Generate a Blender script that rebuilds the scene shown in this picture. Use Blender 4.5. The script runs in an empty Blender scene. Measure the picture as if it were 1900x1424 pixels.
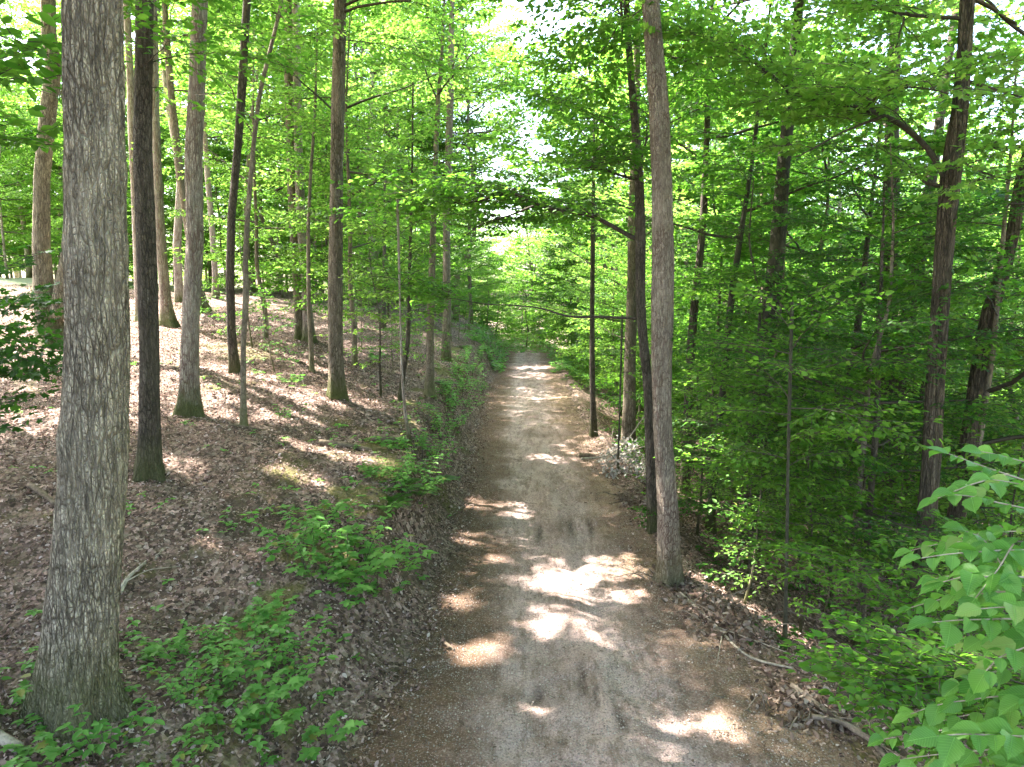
import bpy, math, random
import numpy as np
from mathutils import Vector

# ------------------------------------------------------------------ camera, sky, sun, exposure
scene = bpy.context.scene
COL = scene.collection
F = 1332.0                       # focal length in pixels of the 1900 px wide photograph
H = 3.9                          # camera height over the road
PITCH = math.radians(7.36)
cam_data = bpy.data.cameras.new('camera')
cam_data.sensor_width = 36.0
cam_data.lens = 36.0 * F / 1900.0
cam_data.clip_start = 0.05
cam_data.clip_end = 1500.0
cam = bpy.data.objects.new('camera', cam_data)
COL.objects.link(cam)
cam.location = (0, 0, H)
cam.rotation_euler = (math.radians(90) - PITCH, 0, 0)
scene.camera = cam

SUN_EL = math.radians(56)
SUN_AZ = math.atan2(-0.86, 0.5)          # from the left and slightly ahead
SUN = np.array([math.sin(SUN_AZ) * math.cos(SUN_EL), math.cos(SUN_AZ) * math.cos(SUN_EL), math.sin(SUN_EL)])

world = bpy.data.worlds.new('World')
scene.world = world
world.use_nodes = True
wn = world.node_tree
bg = wn.nodes['Background']
sky = wn.nodes.new('ShaderNodeTexSky')
sky.sky_type = 'NISHITA'
sky.sun_disc = False
sky.sun_elevation = SUN_EL
sky.sun_rotation = SUN_AZ
sky.air_density = 1.0
sky.dust_density = 4.0
wn.links.new(sky.outputs['Color'], bg.inputs['Color'])
bg.inputs['Strength'].default_value = 0.15

sl = bpy.data.lights.new('sun', 'SUN')
sl.energy = 5.0
sl.angle = math.radians(0.55)
sl.color = (1.0, 0.965, 0.915)
so = bpy.data.objects.new('sun', sl)
COL.objects.link(so)
so.rotation_euler = Vector(tuple(SUN)).to_track_quat('Z', 'Y').to_euler()

scene.view_settings.view_transform = 'Standard'
scene.view_settings.look = 'None'
scene.view_settings.gamma = 1.0
scene.view_settings.use_curve_mapping = False
scene.view_settings.exposure = 3.4
scene.render.engine = 'CYCLES'
cy = scene.cycles
cy.max_bounces = 7
cy.diffuse_bounces = 5
cy.glossy_bounces = 2
cy.transmission_bounces = 5
cy.transparent_max_bounces = 4
cy.sample_clamp_indirect = 6.0
cy.caustics_reflective = False
cy.caustics_refractive = False
cy.use_denoising = True

rng = np.random.default_rng(11)
random.seed(11)
R = math.radians

# ------------------------------------------------------------------ terrain shape
def sstep(a, b, x):
    t = np.clip((np.asarray(x, float) - a) / (b - a), 0, 1)
    return t * t * (3 - 2 * t)

_ph = np.random.default_rng(3).uniform(0, 6.28, (24, 4))
def wav(x, y, scale, k=6, off=0):
    """smooth value noise from summed sines, about -1..1"""
    s = 0
    for i in range(k):
        a = _ph[(i + off) % 24]
        ang = a[0]
        fx, fy = math.cos(ang) / scale * (1 + .35 * i), math.sin(ang) / scale * (1 + .35 * i)
        s = s + np.sin(6.283 * (fx * x + fy * y) + a[1] + 1.3 * np.sin(6.283 * (fy * x - fx * y) * .6 + a[2])) / (1 + .5 * i)
    return s / 2.4

def road_x(y):
    y = np.asarray(y, float)
    return .6 + .0006 * np.maximum(y - 18, 0) ** 2 - .012 * np.maximum(y - 44, 0) ** 2 * (y < 75) - (y >= 75) * (.012 * 31 ** 2 + .7 * (y - 75))

def road_l(y):
    return road_x(y) - 1.45 - .38 * (1 - sstep(4.5, 9.5, y)) + .1 * wav(y, y * 0, 3.0, 3)
def road_r(y):
    return road_x(y) + 1.42 + .95 * (1 - sstep(4.5, 10, y)) + .12 * wav(y, y * 0 + 5, 3.4, 3, 4)

def Z(x, y, micro=True):
    x = np.asarray(x, float); y = np.asarray(y, float)
    xl, xrr = road_l(y), road_r(y)
    dl = np.maximum(xl - .1 - x, 0)
    dr = np.maximum(x - xrr - .15, 0)
    B = .5 + .82 * sstep(5.5, 12.5, y) - .25 * sstep(26, 45, y)
    B = B * (1 + .18 * wav(x * .3, y, 5.0, 3, 2))
    zl = B * sstep(0, .95 + .2 * wav(x * 0, y, 4.0, 3, 8), dl)
    hill = .2 * np.maximum(dl - .9, 0) + .05 * np.clip(y - 12, 0, 30) * sstep(0, 5, dl)
    hill = 4.2 * (1 - np.exp(-hill / 4.2)) * (1 + .03 * wav(x, y, 9.0))
    zl = zl + hill
    drop = .5 * np.maximum(dr - .25, 0)
    zr = -5.2 * (1 - np.exp(-drop / 5.2)) + .08 * sstep(0, .25, dr) * (1 - sstep(.4, .8, dr))
    zr = zr + sstep(32, 80, dr) * 3.0
    z = zl + zr
    off = np.clip((dl + dr) / .8, 0, 1)
    if micro:
        z = z + off * (.05 * wav(x, y, 2.2, 6, 5) + .025 * wav(x, y, .7, 6, 11))
    under = (1 - np.clip((dl + dr) / .12, 0, 1))
    z = z - .07 * under * ((x > xl + .05) & (x < xrr - .05))
    return z

def pix_dir(px, py):
    v = (712 - py) / F
    return np.array([(px - 950) / F, math.cos(PITCH) + v * math.sin(PITCH), -math.sin(PITCH) + v * math.cos(PITCH)])

def MOSS(x, y):
    dl = road_l(y) - x
    band = np.exp(-((dl - 1.25) / .75) ** 2) * (dl > 0) * sstep(60, 20, y)
    return np.clip(.8 * band * (1.0 + 1.3 * wav(x, y, 1.9, 6, 14) + .6 * wav(x, y, .6, 5, 2)) - .55, 0, 1)

def on_ground(px, py):
    """where the line of sight through a photo pixel meets the ground"""
    d = pix_dir(px, py)
    t = 1.5
    while t < 160:
        p = np.array([0, 0, H]) + d * t
        if p[2] < float(Z(p[0], p[1], False)):
            break
        t *= 1.004
    return p

def at_depth(px, py, y):
    d = pix_dir(px, py)
    return np.array([0, 0, H]) + d * (y / d[1])

# ------------------------------------------------------------------ scene helpers
def tag(o, label=None, cat=None, group=None, kind=None):
    if label: o['label'] = label
    if cat: o['category'] = cat
    if group: o['group'] = group
    if kind: o['kind'] = kind
    return o

def empty(name, loc, rz=0.0):
    o = bpy.data.objects.new(name, None)
    o.empty_display_size = .2
    COL.objects.link(o)
    o.location = tuple(float(v) for v in loc)
    o.rotation_euler = (0, 0, rz)
    return o

def mesh_obj(name, V, groups, mats, parent=None, smooth=False, uv=None, attr=None):
    """groups: list of (faces (n,k) int array, material index)"""
    me = bpy.data.meshes.new(name)
    V = np.ascontiguousarray(V, dtype=np.float32)
    me.vertices.add(len(V))
    me.vertices.foreach_set('co', V.ravel())
    groups = [(np.asarray(f, dtype=np.int32), mi) for f, mi in groups if len(f)]
    nl = sum(f.size for f, _ in groups)
    nf = sum(len(f) for f, _ in groups)
    me.loops.add(nl)
    me.polygons.add(nf)
    li = np.concatenate([f.ravel() for f, _ in groups])
    tot = np.concatenate([np.full(len(f), f.shape[1], np.int32) for f, _ in groups])
    st = np.concatenate([[0], np.cumsum(tot)[:-1]]).astype(np.int32)
    mi = np.concatenate([np.full(len(f), m, np.int32) for f, m in groups])
    me.loops.foreach_set('vertex_index', li.astype(np.int32))
    me.polygons.foreach_set('loop_start', st)
    me.polygons.foreach_set('loop_total', tot)
    me.polygons.foreach_set('material_index', mi)
    if smooth:
        me.polygons.foreach_set('use_smooth', np.ones(nf, bool))
    for m in mats:
        me.materials.append(m)
    if uv is not None:
        l = me.uv_layers.new(name='UVMap')
        l.data.foreach_set('uv', np.ascontiguousarray(uv[li], dtype=np.float32).ravel())
    if attr is not None:
        for k, a in attr.items():
            t = me.attributes.new(k, 'FLOAT', 'POINT')
            t.data.foreach_set('value', np.ascontiguousarray(a, dtype=np.float32))
    me.update()
    me.validate()
    o = bpy.data.objects.new(name, me)
    COL.objects.link(o)
    if parent is not None:
        o.parent = parent
    return o

def copy_tree(o, parent=None):
    c = o.copy()
    COL.objects.link(c)
    c.parent = parent
    for ch in list(o.children):
        copy_tree(ch, c)
    return c

# ------------------------------------------------------------------ materials
def new_mat(name):
    m = bpy.data.materials.new(name)
    m.use_nodes = True
    nt = m.node_tree
    for n in list(nt.nodes):
        nt.nodes.remove(n)
    out = nt.nodes.new('ShaderNodeOutputMaterial')
    return m, nt, out

class NB:
    """small node-building helper"""
    def __init__(s, nt): s.nt = nt
    def n(s, t, **kw):
        nd = s.nt.nodes.new(t)
        for k, v in kw.items(): setattr(nd, k, v)
        return nd
    def l(s, a, b): s.nt.links.new(a, b)
    def val(s, sock, v):
        if hasattr(v, 'is_linked'): s.l(v, sock)
        else: sock.default_value = v
    def coord(s, kind='Object'): return s.n('ShaderNodeTexCoord').outputs[kind]
    def mapping(s, vec, scale=(1, 1, 1), loc=(0, 0, 0)):
        m = s.n('ShaderNodeMapping'); s.l(vec, m.inputs['Vector'])
        m.inputs['Scale'].default_value = scale; m.inputs['Location'].default_value = loc
        return m.outputs['Vector']
    def noise(s, vec, scale, detail=3, rough=.55, out='Fac', dist=0):
        n = s.n('ShaderNodeTexNoise'); s.l(vec, n.inputs['Vector'])
        n.inputs['Scale'].default_value = scale; n.inputs['Detail'].default_value = detail
        n.inputs['Roughness'].default_value = rough; n.inputs['Distortion'].default_value = dist
        return n.outputs[out]
    def voro(s, vec, scale, feature='F1', out='Distance', rand=1.0):
        n = s.n('ShaderNodeTexVoronoi', feature=feature); s.l(vec, n.inputs['Vector'])
        n.inputs['Scale'].default_value = scale; n.inputs['Randomness'].default_value = rand
        return n.outputs[out]
    def ramp(s, fac, stops, interp='LINEAR'):
        n = s.n('ShaderNodeValToRGB'); s.l(fac, n.inputs['Fac'])
        cr = n.color_ramp; cr.interpolation = interp
        while len(cr.elements) < len(stops): cr.elements.new(.5)
        for e, (p, c) in zip(cr.elements, stops):
            e.position = p
            e.color = (c, c, c, 1) if isinstance(c, (int, float)) else (*c, 1)
        return n.outputs['Color']
    def mix(s, fac, a, b, mode='MIX'):
        n = s.n('ShaderNodeMix', data_type='RGBA', blend_type=mode)
        s.val(n.inputs[0], fac)
        for sock, v in ((n.inputs[6], a), (n.inputs[7], b)):
            if isinstance(v, tuple): sock.default_value = (*v, 1) if len(v) == 3 else v
            else: s.l(v, sock)
        return n.outputs[2]
    def math(s, op, a, b=0.0, clamp=False):
        n = s.n('ShaderNodeMath', operation=op, use_clamp=clamp)
        s.val(n.inputs[0], a); s.val(n.inputs[1], b)
        return n.outputs[0]
    def sep(s, v):
        n = s.n('ShaderNodeSeparateXYZ'); s.l(v, n.inputs[0]); return n.outputs
    def bump(s, h, dist, strength=1.0):
        n = s.n('ShaderNodeBump'); s.l(h, n.inputs['Height'])
        n.inputs['Distance'].default_value = dist; n.inputs['Strength'].default_value = strength
        return n.outputs['Normal']
    def bsdf(s, col, rough, normal=None, spec=.3):
        n = s.n('ShaderNodeBsdfPrincipled')
        s.val(n.inputs['Base Color'], col if not isinstance(col, tuple) else (*col, 1))
        s.val(n.inputs['Roughness'], rough)
        n.inputs['Specular IOR Level'].default_value = spec
        if normal is not None: s.l(normal, n.inputs['Normal'])
        return n.outputs[0]

def bark_mat(name, base, dark, scale=24, stretch=.2, lichen=0.0, moss=.3, bump=.02, lichen_col=(.40, .45, .36), moss_top=.35):
    base, dark, lichen_col = (tuple(v * .82 for v in q) for q in (base, dark, lichen_col))
    m, nt, out = new_mat(name)
    b = NB(nt)
    co = b.coord()
    wob = b.noise(co, 5, 3, out='Color')
    add = b.n('ShaderNodeMixRGB', blend_type='LINEAR_LIGHT'); add.inputs[0].default_value = .016
    b.l(co, add.inputs[1]); b.l(wob, add.inputs[2])
    v = b.mapping(add.outputs[0], (1, 1, stretch))
    edge = b.voro(v, scale, 'DISTANCE_TO_EDGE')
    cell = b.voro(v, scale, 'F1', 'Color')
    cellv = b.sep(cell)[0]
    fine = b.noise(b.mapping(co, (1, 1, .35)), scale * 3.2, 5, .65)
    big = b.noise(b.mapping(co, (1, 1, .5)), 2.2, 3)
    crack = b.ramp(edge, [(0.0, 0.0), (.045, .35), (.14, 1.0)])
    edge2 = b.voro(b.mapping(add.outputs[0], (1, 1, stretch * 2.2), (3.3, 1.1, 0)), scale * 1.9, 'DISTANCE_TO_EDGE')
    crack = b.math('MULTIPLY', crack, b.ramp(edge2, [(0.0, .35), (.07, .8), (.2, 1.0)]))
    crack0 = crack
    h = b.math('ADD', b.math('MULTIPLY', crack0, .8), b.math('MULTIPLY', fine, .55))
    h = b.math('ADD', h, b.math('MULTIPLY', cellv, .25))
    tone = b.math('MULTIPLY', b.math('ADD', b.math('MULTIPLY', cellv, .35), b.math('MULTIPLY', fine, .9)), 1.0)
    col = b.mix(b.ramp(tone, [(.35, 0.0), (.8, 1.0)]), tuple(c * .5 for c in base), tuple(min(1, c * 1.4) for c in base))
    calm = b.ramp(b.noise(b.mapping(co, (1, 1, .6)), 2.6, 3), [(.42, 0.0), (.62, .65)])
    crack = b.mix(calm, crack, (1, 1, 1))
    streak = b.noise(b.mapping(co, (1, 1, .07)), scale * 1.6, 4, .6)
    col = b.mix(b.math('MULTIPLY', b.ramp(streak, [(.38, 1.0), (.58, 0.0)]), .55), col, dark)
    blot = b.noise(b.mapping(co, (1, 1, .45)), scale * .45, 5, .7)
    col = b.mix(b.math('MULTIPLY', b.ramp(blot, [(.48, 0.0), (.66, 1.0)]), .6), col, tuple(min(1, c * 1.55) for c in base))
    col = b.mix(crack, dark, col)
    col = b.mix(b.math('MULTIPLY', b.ramp(big, [(.35, 0.0), (.7, 1.0)]), .45), col, tuple(c * .55 for c in base))
    if lichen > 0:
        p = b.math('ADD', b.noise(co, 9.0, 3), b.math('MULTIPLY', b.noise(co, 46, 5, .8), .9))
        f = b.ramp(p, [(1.13 - .11 * lichen, 0.0), (1.17 - .11 * lichen, 1.0)])
        col = b.mix(b.math('MULTIPLY', f, .7), col, lichen_col)
    z = b.sep(co)[2]
    mz = b.math('SUBTRACT', b.math('ADD', moss_top, b.math('MULTIPLY', b.noise(co, 6, 4), .5)), z)
    mf = b.math('MULTIPLY', b.ramp(mz, [(.0, 0.0), (.45, 1.0)]), moss)
    mcol = b.mix(b.noise(co, 22, 3), (.06, .085, .015), (.13, .13, .03))
    col = b.mix(mf, col, mcol)
    b.l(b.bsdf(col, .9, b.bump(h, bump), .15), out.inputs[0])
    return m

def leaf_mat(name, a, c, ta, tc, trans=.5, rough=.5, spec=.2, veins=False, odd=None):
    m, nt, out = new_mat(name)
    b = NB(nt)
    a, c = (tuple(v * .8 for v in q) for q in (a, c))
    ta, tc = (tuple(v * .84 for v in q) for q in (ta, tc))
    geo = b.n('ShaderNodeNewGeometry')
    rnd = geo.outputs['Random Per Island']
    oi = b.n('ShaderNodeObjectInfo')
    r2 = b.math('ADD', b.math('MULTIPLY', rnd, .72), b.math('MULTIPLY', oi.outputs['Random'], .28))
    col = b.mix(r2, a, c)
    tcol = b.mix(r2, ta, tc)
    if odd is not None:
        f = b.ramp(rnd, [(.955, 0.0), (.965, 1.0)])
        col = b.mix(b.math('MULTIPLY', f, .8), col, odd); tcol = b.mix(b.math('MULTIPLY', f, .8), tcol, odd)
    nrm = None
    if veins:
        uv = b.coord('UV')
        s = b.sep(uv)
        ax = b.math('ABSOLUTE', b.math('SUBTRACT', s[0], .5))
        w = b.math('SINE', b.math('MULTIPLY', b.math('SUBTRACT', s[1], b.math('MULTIPLY', ax, .55)), 70.0))
        vein = b.ramp(w, [(.86, 0.0), (1.0, 1.0)])
        mid = b.ramp(ax, [(0.0, 1.0), (.022, .0)])
        vm = b.math('MAXIMUM', b.math('MULTIPLY', vein, .55), mid)
        col = b.mix(vm, col, tuple(min(1, x * 1.9) for x in c))
        blot = b.noise(b.coord(), 14, 3)
        col = b.mix(b.math('MULTIPLY', b.ramp(blot, [(.4, 0.0), (.75, 1.0)]), .35), col, tuple(x * 1.4 for x in c))
        nrm = b.bump(b.math('MULTIPLY', vm, -1.0), .002, .8)
    pr = b.bsdf(col, rough, nrm, spec)
    tr = b.n('ShaderNodeBsdfTranslucent')
    b.val(tr.inputs['Color'], tcol)
    if nrm is not None: b.l(nrm, tr.inputs['Normal'])
    mx = b.n('ShaderNodeMixShader'); mx.inputs[0].default_value = trans
    b.l(pr, mx.inputs[1]); b.l(tr.outputs[0], mx.inputs[2])
    b.l(mx.outputs[0], out.inputs[0])
    return m

def plain_mat(name, a, c, scale=12, rough=.9, bump=.004, spec=.15, stretch=(1, 1, 1)):
    m, nt, out = new_mat(name)
    b = NB(nt)
    v = b.mapping(b.coord(), stretch)
    n1 = b.noise(v, scale, 5, .65)
    col = b.mix(b.ramp(n1, [(.3, 0.0), (.7, 1.0)]), a, c)
    b.l(b.bsdf(col, rough, b.bump(n1, bump), spec), out.inputs[0])
    return m

def island_mat(name, stops, rough=.85, trans=0.0, spec=.2):
    m, nt, out = new_mat(name)
    b = NB(nt)
    geo = b.n('ShaderNodeNewGeometry')
    col = b.ramp(geo.outputs['Random Per Island'], stops)
    mot = b.noise(b.coord(), 60, 3)
    col = b.mix(b.math('MULTIPLY', mot, .5), col, (.06, .04, .03))
    sh = b.bsdf(col, rough, None, spec)
    if trans:
        tr = b.n('ShaderNodeBsdfTranslucent'); b.l(col, tr.inputs['Color'])
        mx = b.n('ShaderNodeMixShader'); mx.inputs[0].default_value = trans
        b.l(sh, mx.inputs[1]); b.l(tr.outputs[0], mx.inputs[2]); sh = mx.outputs[0]
    b.l(sh, out.inputs[0])
    return m

def ground_mat():
    m, nt, out = new_mat('forest_floor')
    b = NB(nt)
    co = b.coord()
    wob = b.noise(co, 9, 2, out='Color')
    add = b.n('ShaderNodeMixRGB', blend_type='LINEAR_LIGHT'); add.inputs[0].default_value = .03
    b.l(co, add.inputs[1]); b.l(wob, add.inputs[2])
    v = add.outputs[0]
    cell = b.sep(b.voro(v, 15, 'F1', 'Color'))
    d1 = b.voro(v, 15, 'F1')
    cell2 = b.sep(b.voro(b.mapping(v, (1.3, .8, 1), (3.1, 1.7, 0)), 21, 'F1', 'Color'))
    d2 = b.voro(v, 34, 'F1')
    leafc = b.ramp(cell[0], [(0.0, (.04, .024, .018)), (.35, (.13, .08, .06)), (.7, (.27, .17, .135)), (1.0, (.42, .29, .245))])
    leafd = b.ramp(cell2[1], [(0.0, (.035, .022, .016)), (.5, (.12, .078, .055)), (1.0, (.29, .215, .165))])
    col = b.mix(b.ramp(cell2[0], [(.45, 0.0), (.55, 1.0)]), leafc, leafd)
    soil = b.mix(b.noise(co, 30, 4), (.05, .033, .022), (.13, .088, .058))
    col = b.mix(b.ramp(b.noise(co, 1.1, 4), [(.42, 0.0), (.66, .75)]), col, soil)
    # moss and low creeping green in irregular patches
    mo = b.noise(co, .55, 5, .6)
    mo2 = b.noise(co, 7, 4, .7)
    mf = b.ramp(b.math('ADD', mo, b.math('MULTIPLY', mo2, .35)), [(.74, 0.0), (.86, 1.0)])
    moss = b.mix(b.noise(co, 55, 4, .75), (.035, .04, .01), (.165, .14, .03))
    col = b.mix(b.math('MULTIPLY', mf, .75), col, moss)
    ma = b.n('ShaderNodeAttribute', attribute_name='moss').outputs['Fac']
    col = b.mix(b.math('MULTIPLY', b.ramp(b.math('ADD', ma, b.math('MULTIPLY', b.math('SUBTRACT', mo2, .5), .8)), [(.3, 0.0), (.6, 1.0)]), .75), col, moss)
    # far to the right, beyond the wood, lies a pale dry meadow
    s = b.sep(co)
    fld = b.ramp(b.math('MULTIPLY', b.math('SUBTRACT', s[0], 34.0), .06), [(0.0, 0.0), (1.0, 1.0)])
    fldl = b.ramp(b.math('MULTIPLY', b.math('SUBTRACT', -17.0, s[0]), .25), [(0.0, 0.0), (1.0, 1.0)])
    col = b.mix(b.math('MAXIMUM', fld, fldl), col, b.mix(b.noise(co, .8, 4), (.30, .31, .15), (.45, .42, .28)))
    h = b.math('ADD', b.math('MULTIPLY', d1, .8), b.math('MULTIPLY', d2, .4))
    h = b.math('ADD', h, b.math('MULTIPLY', cell[2], .5))
    b.l(b.bsdf(col, .85, b.bump(h, .03), .2), out.inputs[0])
    return m

def road_mat():
    m, nt, out = new_mat('gravel_dirt')
    b = NB(nt)
    co = b.coord()
    at = b.n('ShaderNodeAttribute', attribute_name='across').outputs['Fac']     # 0 left edge .. 1 right edge
    at = b.math('ADD', at, b.math('MULTIPLY', b.math('SUBTRACT', b.noise(co, 1.1, 4), .5), .3))
    mid = b.noise(b.mapping(co, (1, .35, 1)), 1.6, 5, .65)
    fine = b.noise(co, 55, 4, .7)
    gray = b.mix(b.ramp(mid, [(.3, 0.0), (.62, 1.0)]), (.225, .145, .115), (.59, .405, .345))
    brown = b.mix(b.noise(co, 6, 4), (.095, .052, .032), (.24, .14, .085))
    ochre = b.mix(b.noise(co, 5, 4), (.2, .12, .06), (.36, .24, .14))
    left = b.ramp(at, [(.17, 1.0), (.36, 0.0)])
    right = b.ramp(at, [(.66, 0.0), (.84, 1.0)])
    col = b.mix(left, gray, brown)
    col = b.mix(b.math('MULTIPLY', right, .85), col, b.mix(b.ramp(b.noise(co, .9, 3), [(.4, 0.0), (.6, 1.0)]), brown, ochre))
    # compacted wheel tracks: greyer, smoother
    tr1 = b.ramp(at, [(.25, 0.0), (.33, 1.0), (.43, 1.0), (.5, 0.0)])
    tr2 = b.ramp(at, [(.52, 0.0), (.58, 1.0), (.66, 1.0), (.72, 0.0)])
    trk = b.math('MULTIPLY', b.math('MAXIMUM', tr1, tr2), b.ramp(b.noise(b.mapping(co, (1, .25, 1)), 1.3, 3), [(.35, 0.0), (.6, .8)]))
    col = b.mix(trk, col, b.mix(fine, (.39, .285, .25), (.68, .51, .455)))
    damp = b.ramp(b.noise(b.mapping(co, (1, .4, 1)), 2.4, 6, .75), [(.53, 0.0), (.66, .75)])
    col = b.mix(damp, col, b.mix(fine, (.115, .068, .044), (.235, .145, .092)))
    grit = b.noise(co, 48, 5, .8)
    col = b.mix(b.ramp(grit, [(.34, .75), (.5, 0.0)]), col, (.085, .055, .038))
    col = b.mix(b.ramp(grit, [(.54, 0.0), (.66, .6)]), col, (.76, .58, .50))
    drag = b.noise(b.mapping(co, (1, .16, 1)), 9, 4, .7)
    col = b.mix(b.math('MULTIPLY', b.ramp(drag, [(.5, 0.0), (.64, 1.0)]), .5), col, (.13, .08, .052))
    gg = b.n('ShaderNodeAttribute', attribute_name='gouge').outputs['Fac']
    col = b.mix(b.math('MULTIPLY', gg, b.ramp(b.noise(co, 30, 4, .7), [(.3, .45), (.55, 1.0)])), col, (.04, .024, .015))
    # individual stones
    cs = b.sep(b.voro(co, 42, 'F1', 'Color'))
    ds = b.voro(co, 42, 'F1')
    stone = b.math('MULTIPLY', b.ramp(ds, [(.28, 1.0), (.4, 0.0)]), b.ramp(cs[0], [(.62, 0.0), (.66, 1.0)]))
    col = b.mix(b.math('MULTIPLY', stone, .8), col, b.ramp(cs[1], [(0.0, (.10, .085, .07)), (.5, (.28, .25, .21)), (1.0, (.5, .47, .41))]))
    h = b.math('ADD', b.math('MULTIPLY', fine, .5), b.math('MULTIPLY', stone, .5))
    h = b.math('ADD', h, b.math('MULTIPLY', b.noise(co, 14, 4, .6), .9))
    col = b.mix(1.0, col, (.79, .81, .82), 'MULTIPLY')
    b.l(b.bsdf(col, .92, b.bump(h, .045), .12), out.inputs[0])
    return m

M = {}
M['bark_oak'] = bark_mat('bark_grey_oak', (.66, .555, .40), (.11, .082, .055), 30, .17, lichen=.95, moss=.6, bump=.055, lichen_col=(.60, .70, .50), moss_top=.5)
M['bark_dark'] = bark_mat('bark_dark', (.20, .16, .12), (.04, .032, .024), 30, .22, lichen=.95, moss=.5, bump=.03, lichen_col=(.34, .38, .31))
M['bark_pale'] = bark_mat('bark_pale', (.60, .51, .41), (.2, .108, .083), 30, .16, lichen=.9, moss=.85, bump=.03, lichen_col=(.27, .28, .19))
M['bark_brown'] = bark_mat('bark_brown', (.38, .30, .215), (.09, .066, .033), 28, .2, lichen=.95, moss=.8, bump=.032, lichen_col=(.62, .6, .52))
M['bark_flaky'] = bark_mat('bark_flaky', (.62, .505, .38), (.17, .086, .062), 36, .28, lichen=1.0, moss=.5, bump=.045, lichen_col=(.24, .21, .08))
M['bark_smooth'] = bark_mat('bark_smooth', (.27, .22, .155), (.12, .085, .06), 14, .6, lichen=.3, moss=.5, bump=.006)
M['bark_shaggy'] = bark_mat('bark_shaggy', (.17, .13, .09), (.028, .024, .017), 22, .11, lichen=.5, moss=.2, bump=.035, lichen_col=(.26, .24, .2))
M['bark_olive'] = bark_mat('bark_olive', (.085, .078, .05), (.04, .035, .025), 20, .4, lichen=.2, moss=.5, bump=.005)
M['twig'] = plain_mat('twig_bark', (.045, .036, .026), (.11, .09, .065), 30, .9, .002)
M['branch'] = plain_mat('branch_bark', (.028, .022, .016), (.085, .068, .05), 25, .9, .006)
M['dead_wood'] = plain_mat('dead_wood', (.16, .125, .09), (.42, .36, .28), 20, .9, .006, stretch=(1, 1, 1))
M['dead_twig'] = plain_mat('dead_twig', (.07, .052, .038), (.24, .19, .14), 20, .9, .004)
M['log'] = plain_mat('log_bark', (.07, .048, .03), (.22, .165, .115), 16, .9, .01)
G = leaf_mat
M['leaf_bright'] = G('leaf_bright', (.075, .17, .025), (.15, .255, .04), (.215, .49, .055), (.45, .70, .11), .57)
M['leaf_mid'] = G('leaf_mid', (.05, .135, .02), (.105, .205, .032), (.14, .41, .032), (.30, .56, .055), .54)
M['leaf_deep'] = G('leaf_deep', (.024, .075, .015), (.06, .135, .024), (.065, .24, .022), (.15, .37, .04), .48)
M['leaf_herb'] = G('leaf_herb', (.09, .235, .045), (.21, .40, .085), (.16, .46, .05), (.30, .60, .09), .42, odd=(.25, .22, .05))
M['leaf_near'] = G('leaf_near', (.04, .15, .022), (.16, .34, .07), (.11, .40, .035), (.29, .58, .075), .44, .38, .28, veins=True, odd=(.24, .33, .09))
LIT = [(0.0, (.04, .025, .019)), (.3, (.155, .092, .068)), (.62, (.335, .215, .17)), (.88, (.50, .36, .30)), (1.0, (.63, .51, .45))]
M['litter'] = island_mat('dead_leaf', LIT, .8, .15)
M['dead_leaf'] = island_mat('dry_brown_leaf', [(0.0, (.07, .045, .03)), (.5, (.19, .13, .09)), (1.0, (.38, .31, .25))], .8, .2)
M['sunlit_pale'] = island_mat('sunlit_pale_leaf', [(0.0, (.25, .21, .17)), (1.0, (.6, .56, .5))], .8, .2)  # pale leaf colour stands in for bright sun on the heap
M['stone'] = island_mat('stone', [(0.0, (.2, .15, .115)), (.6, (.36, .285, .22)), (1.0, (.62, .53, .45))], .9, 0, .1)
M['fern'] = G('fern_leaf', (.06, .15, .025), (.10, .21, .04), (.14, .34, .04), (.22, .42, .06), .45)
M['ground'] = ground_mat()
M['road'] = road_mat()

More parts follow.
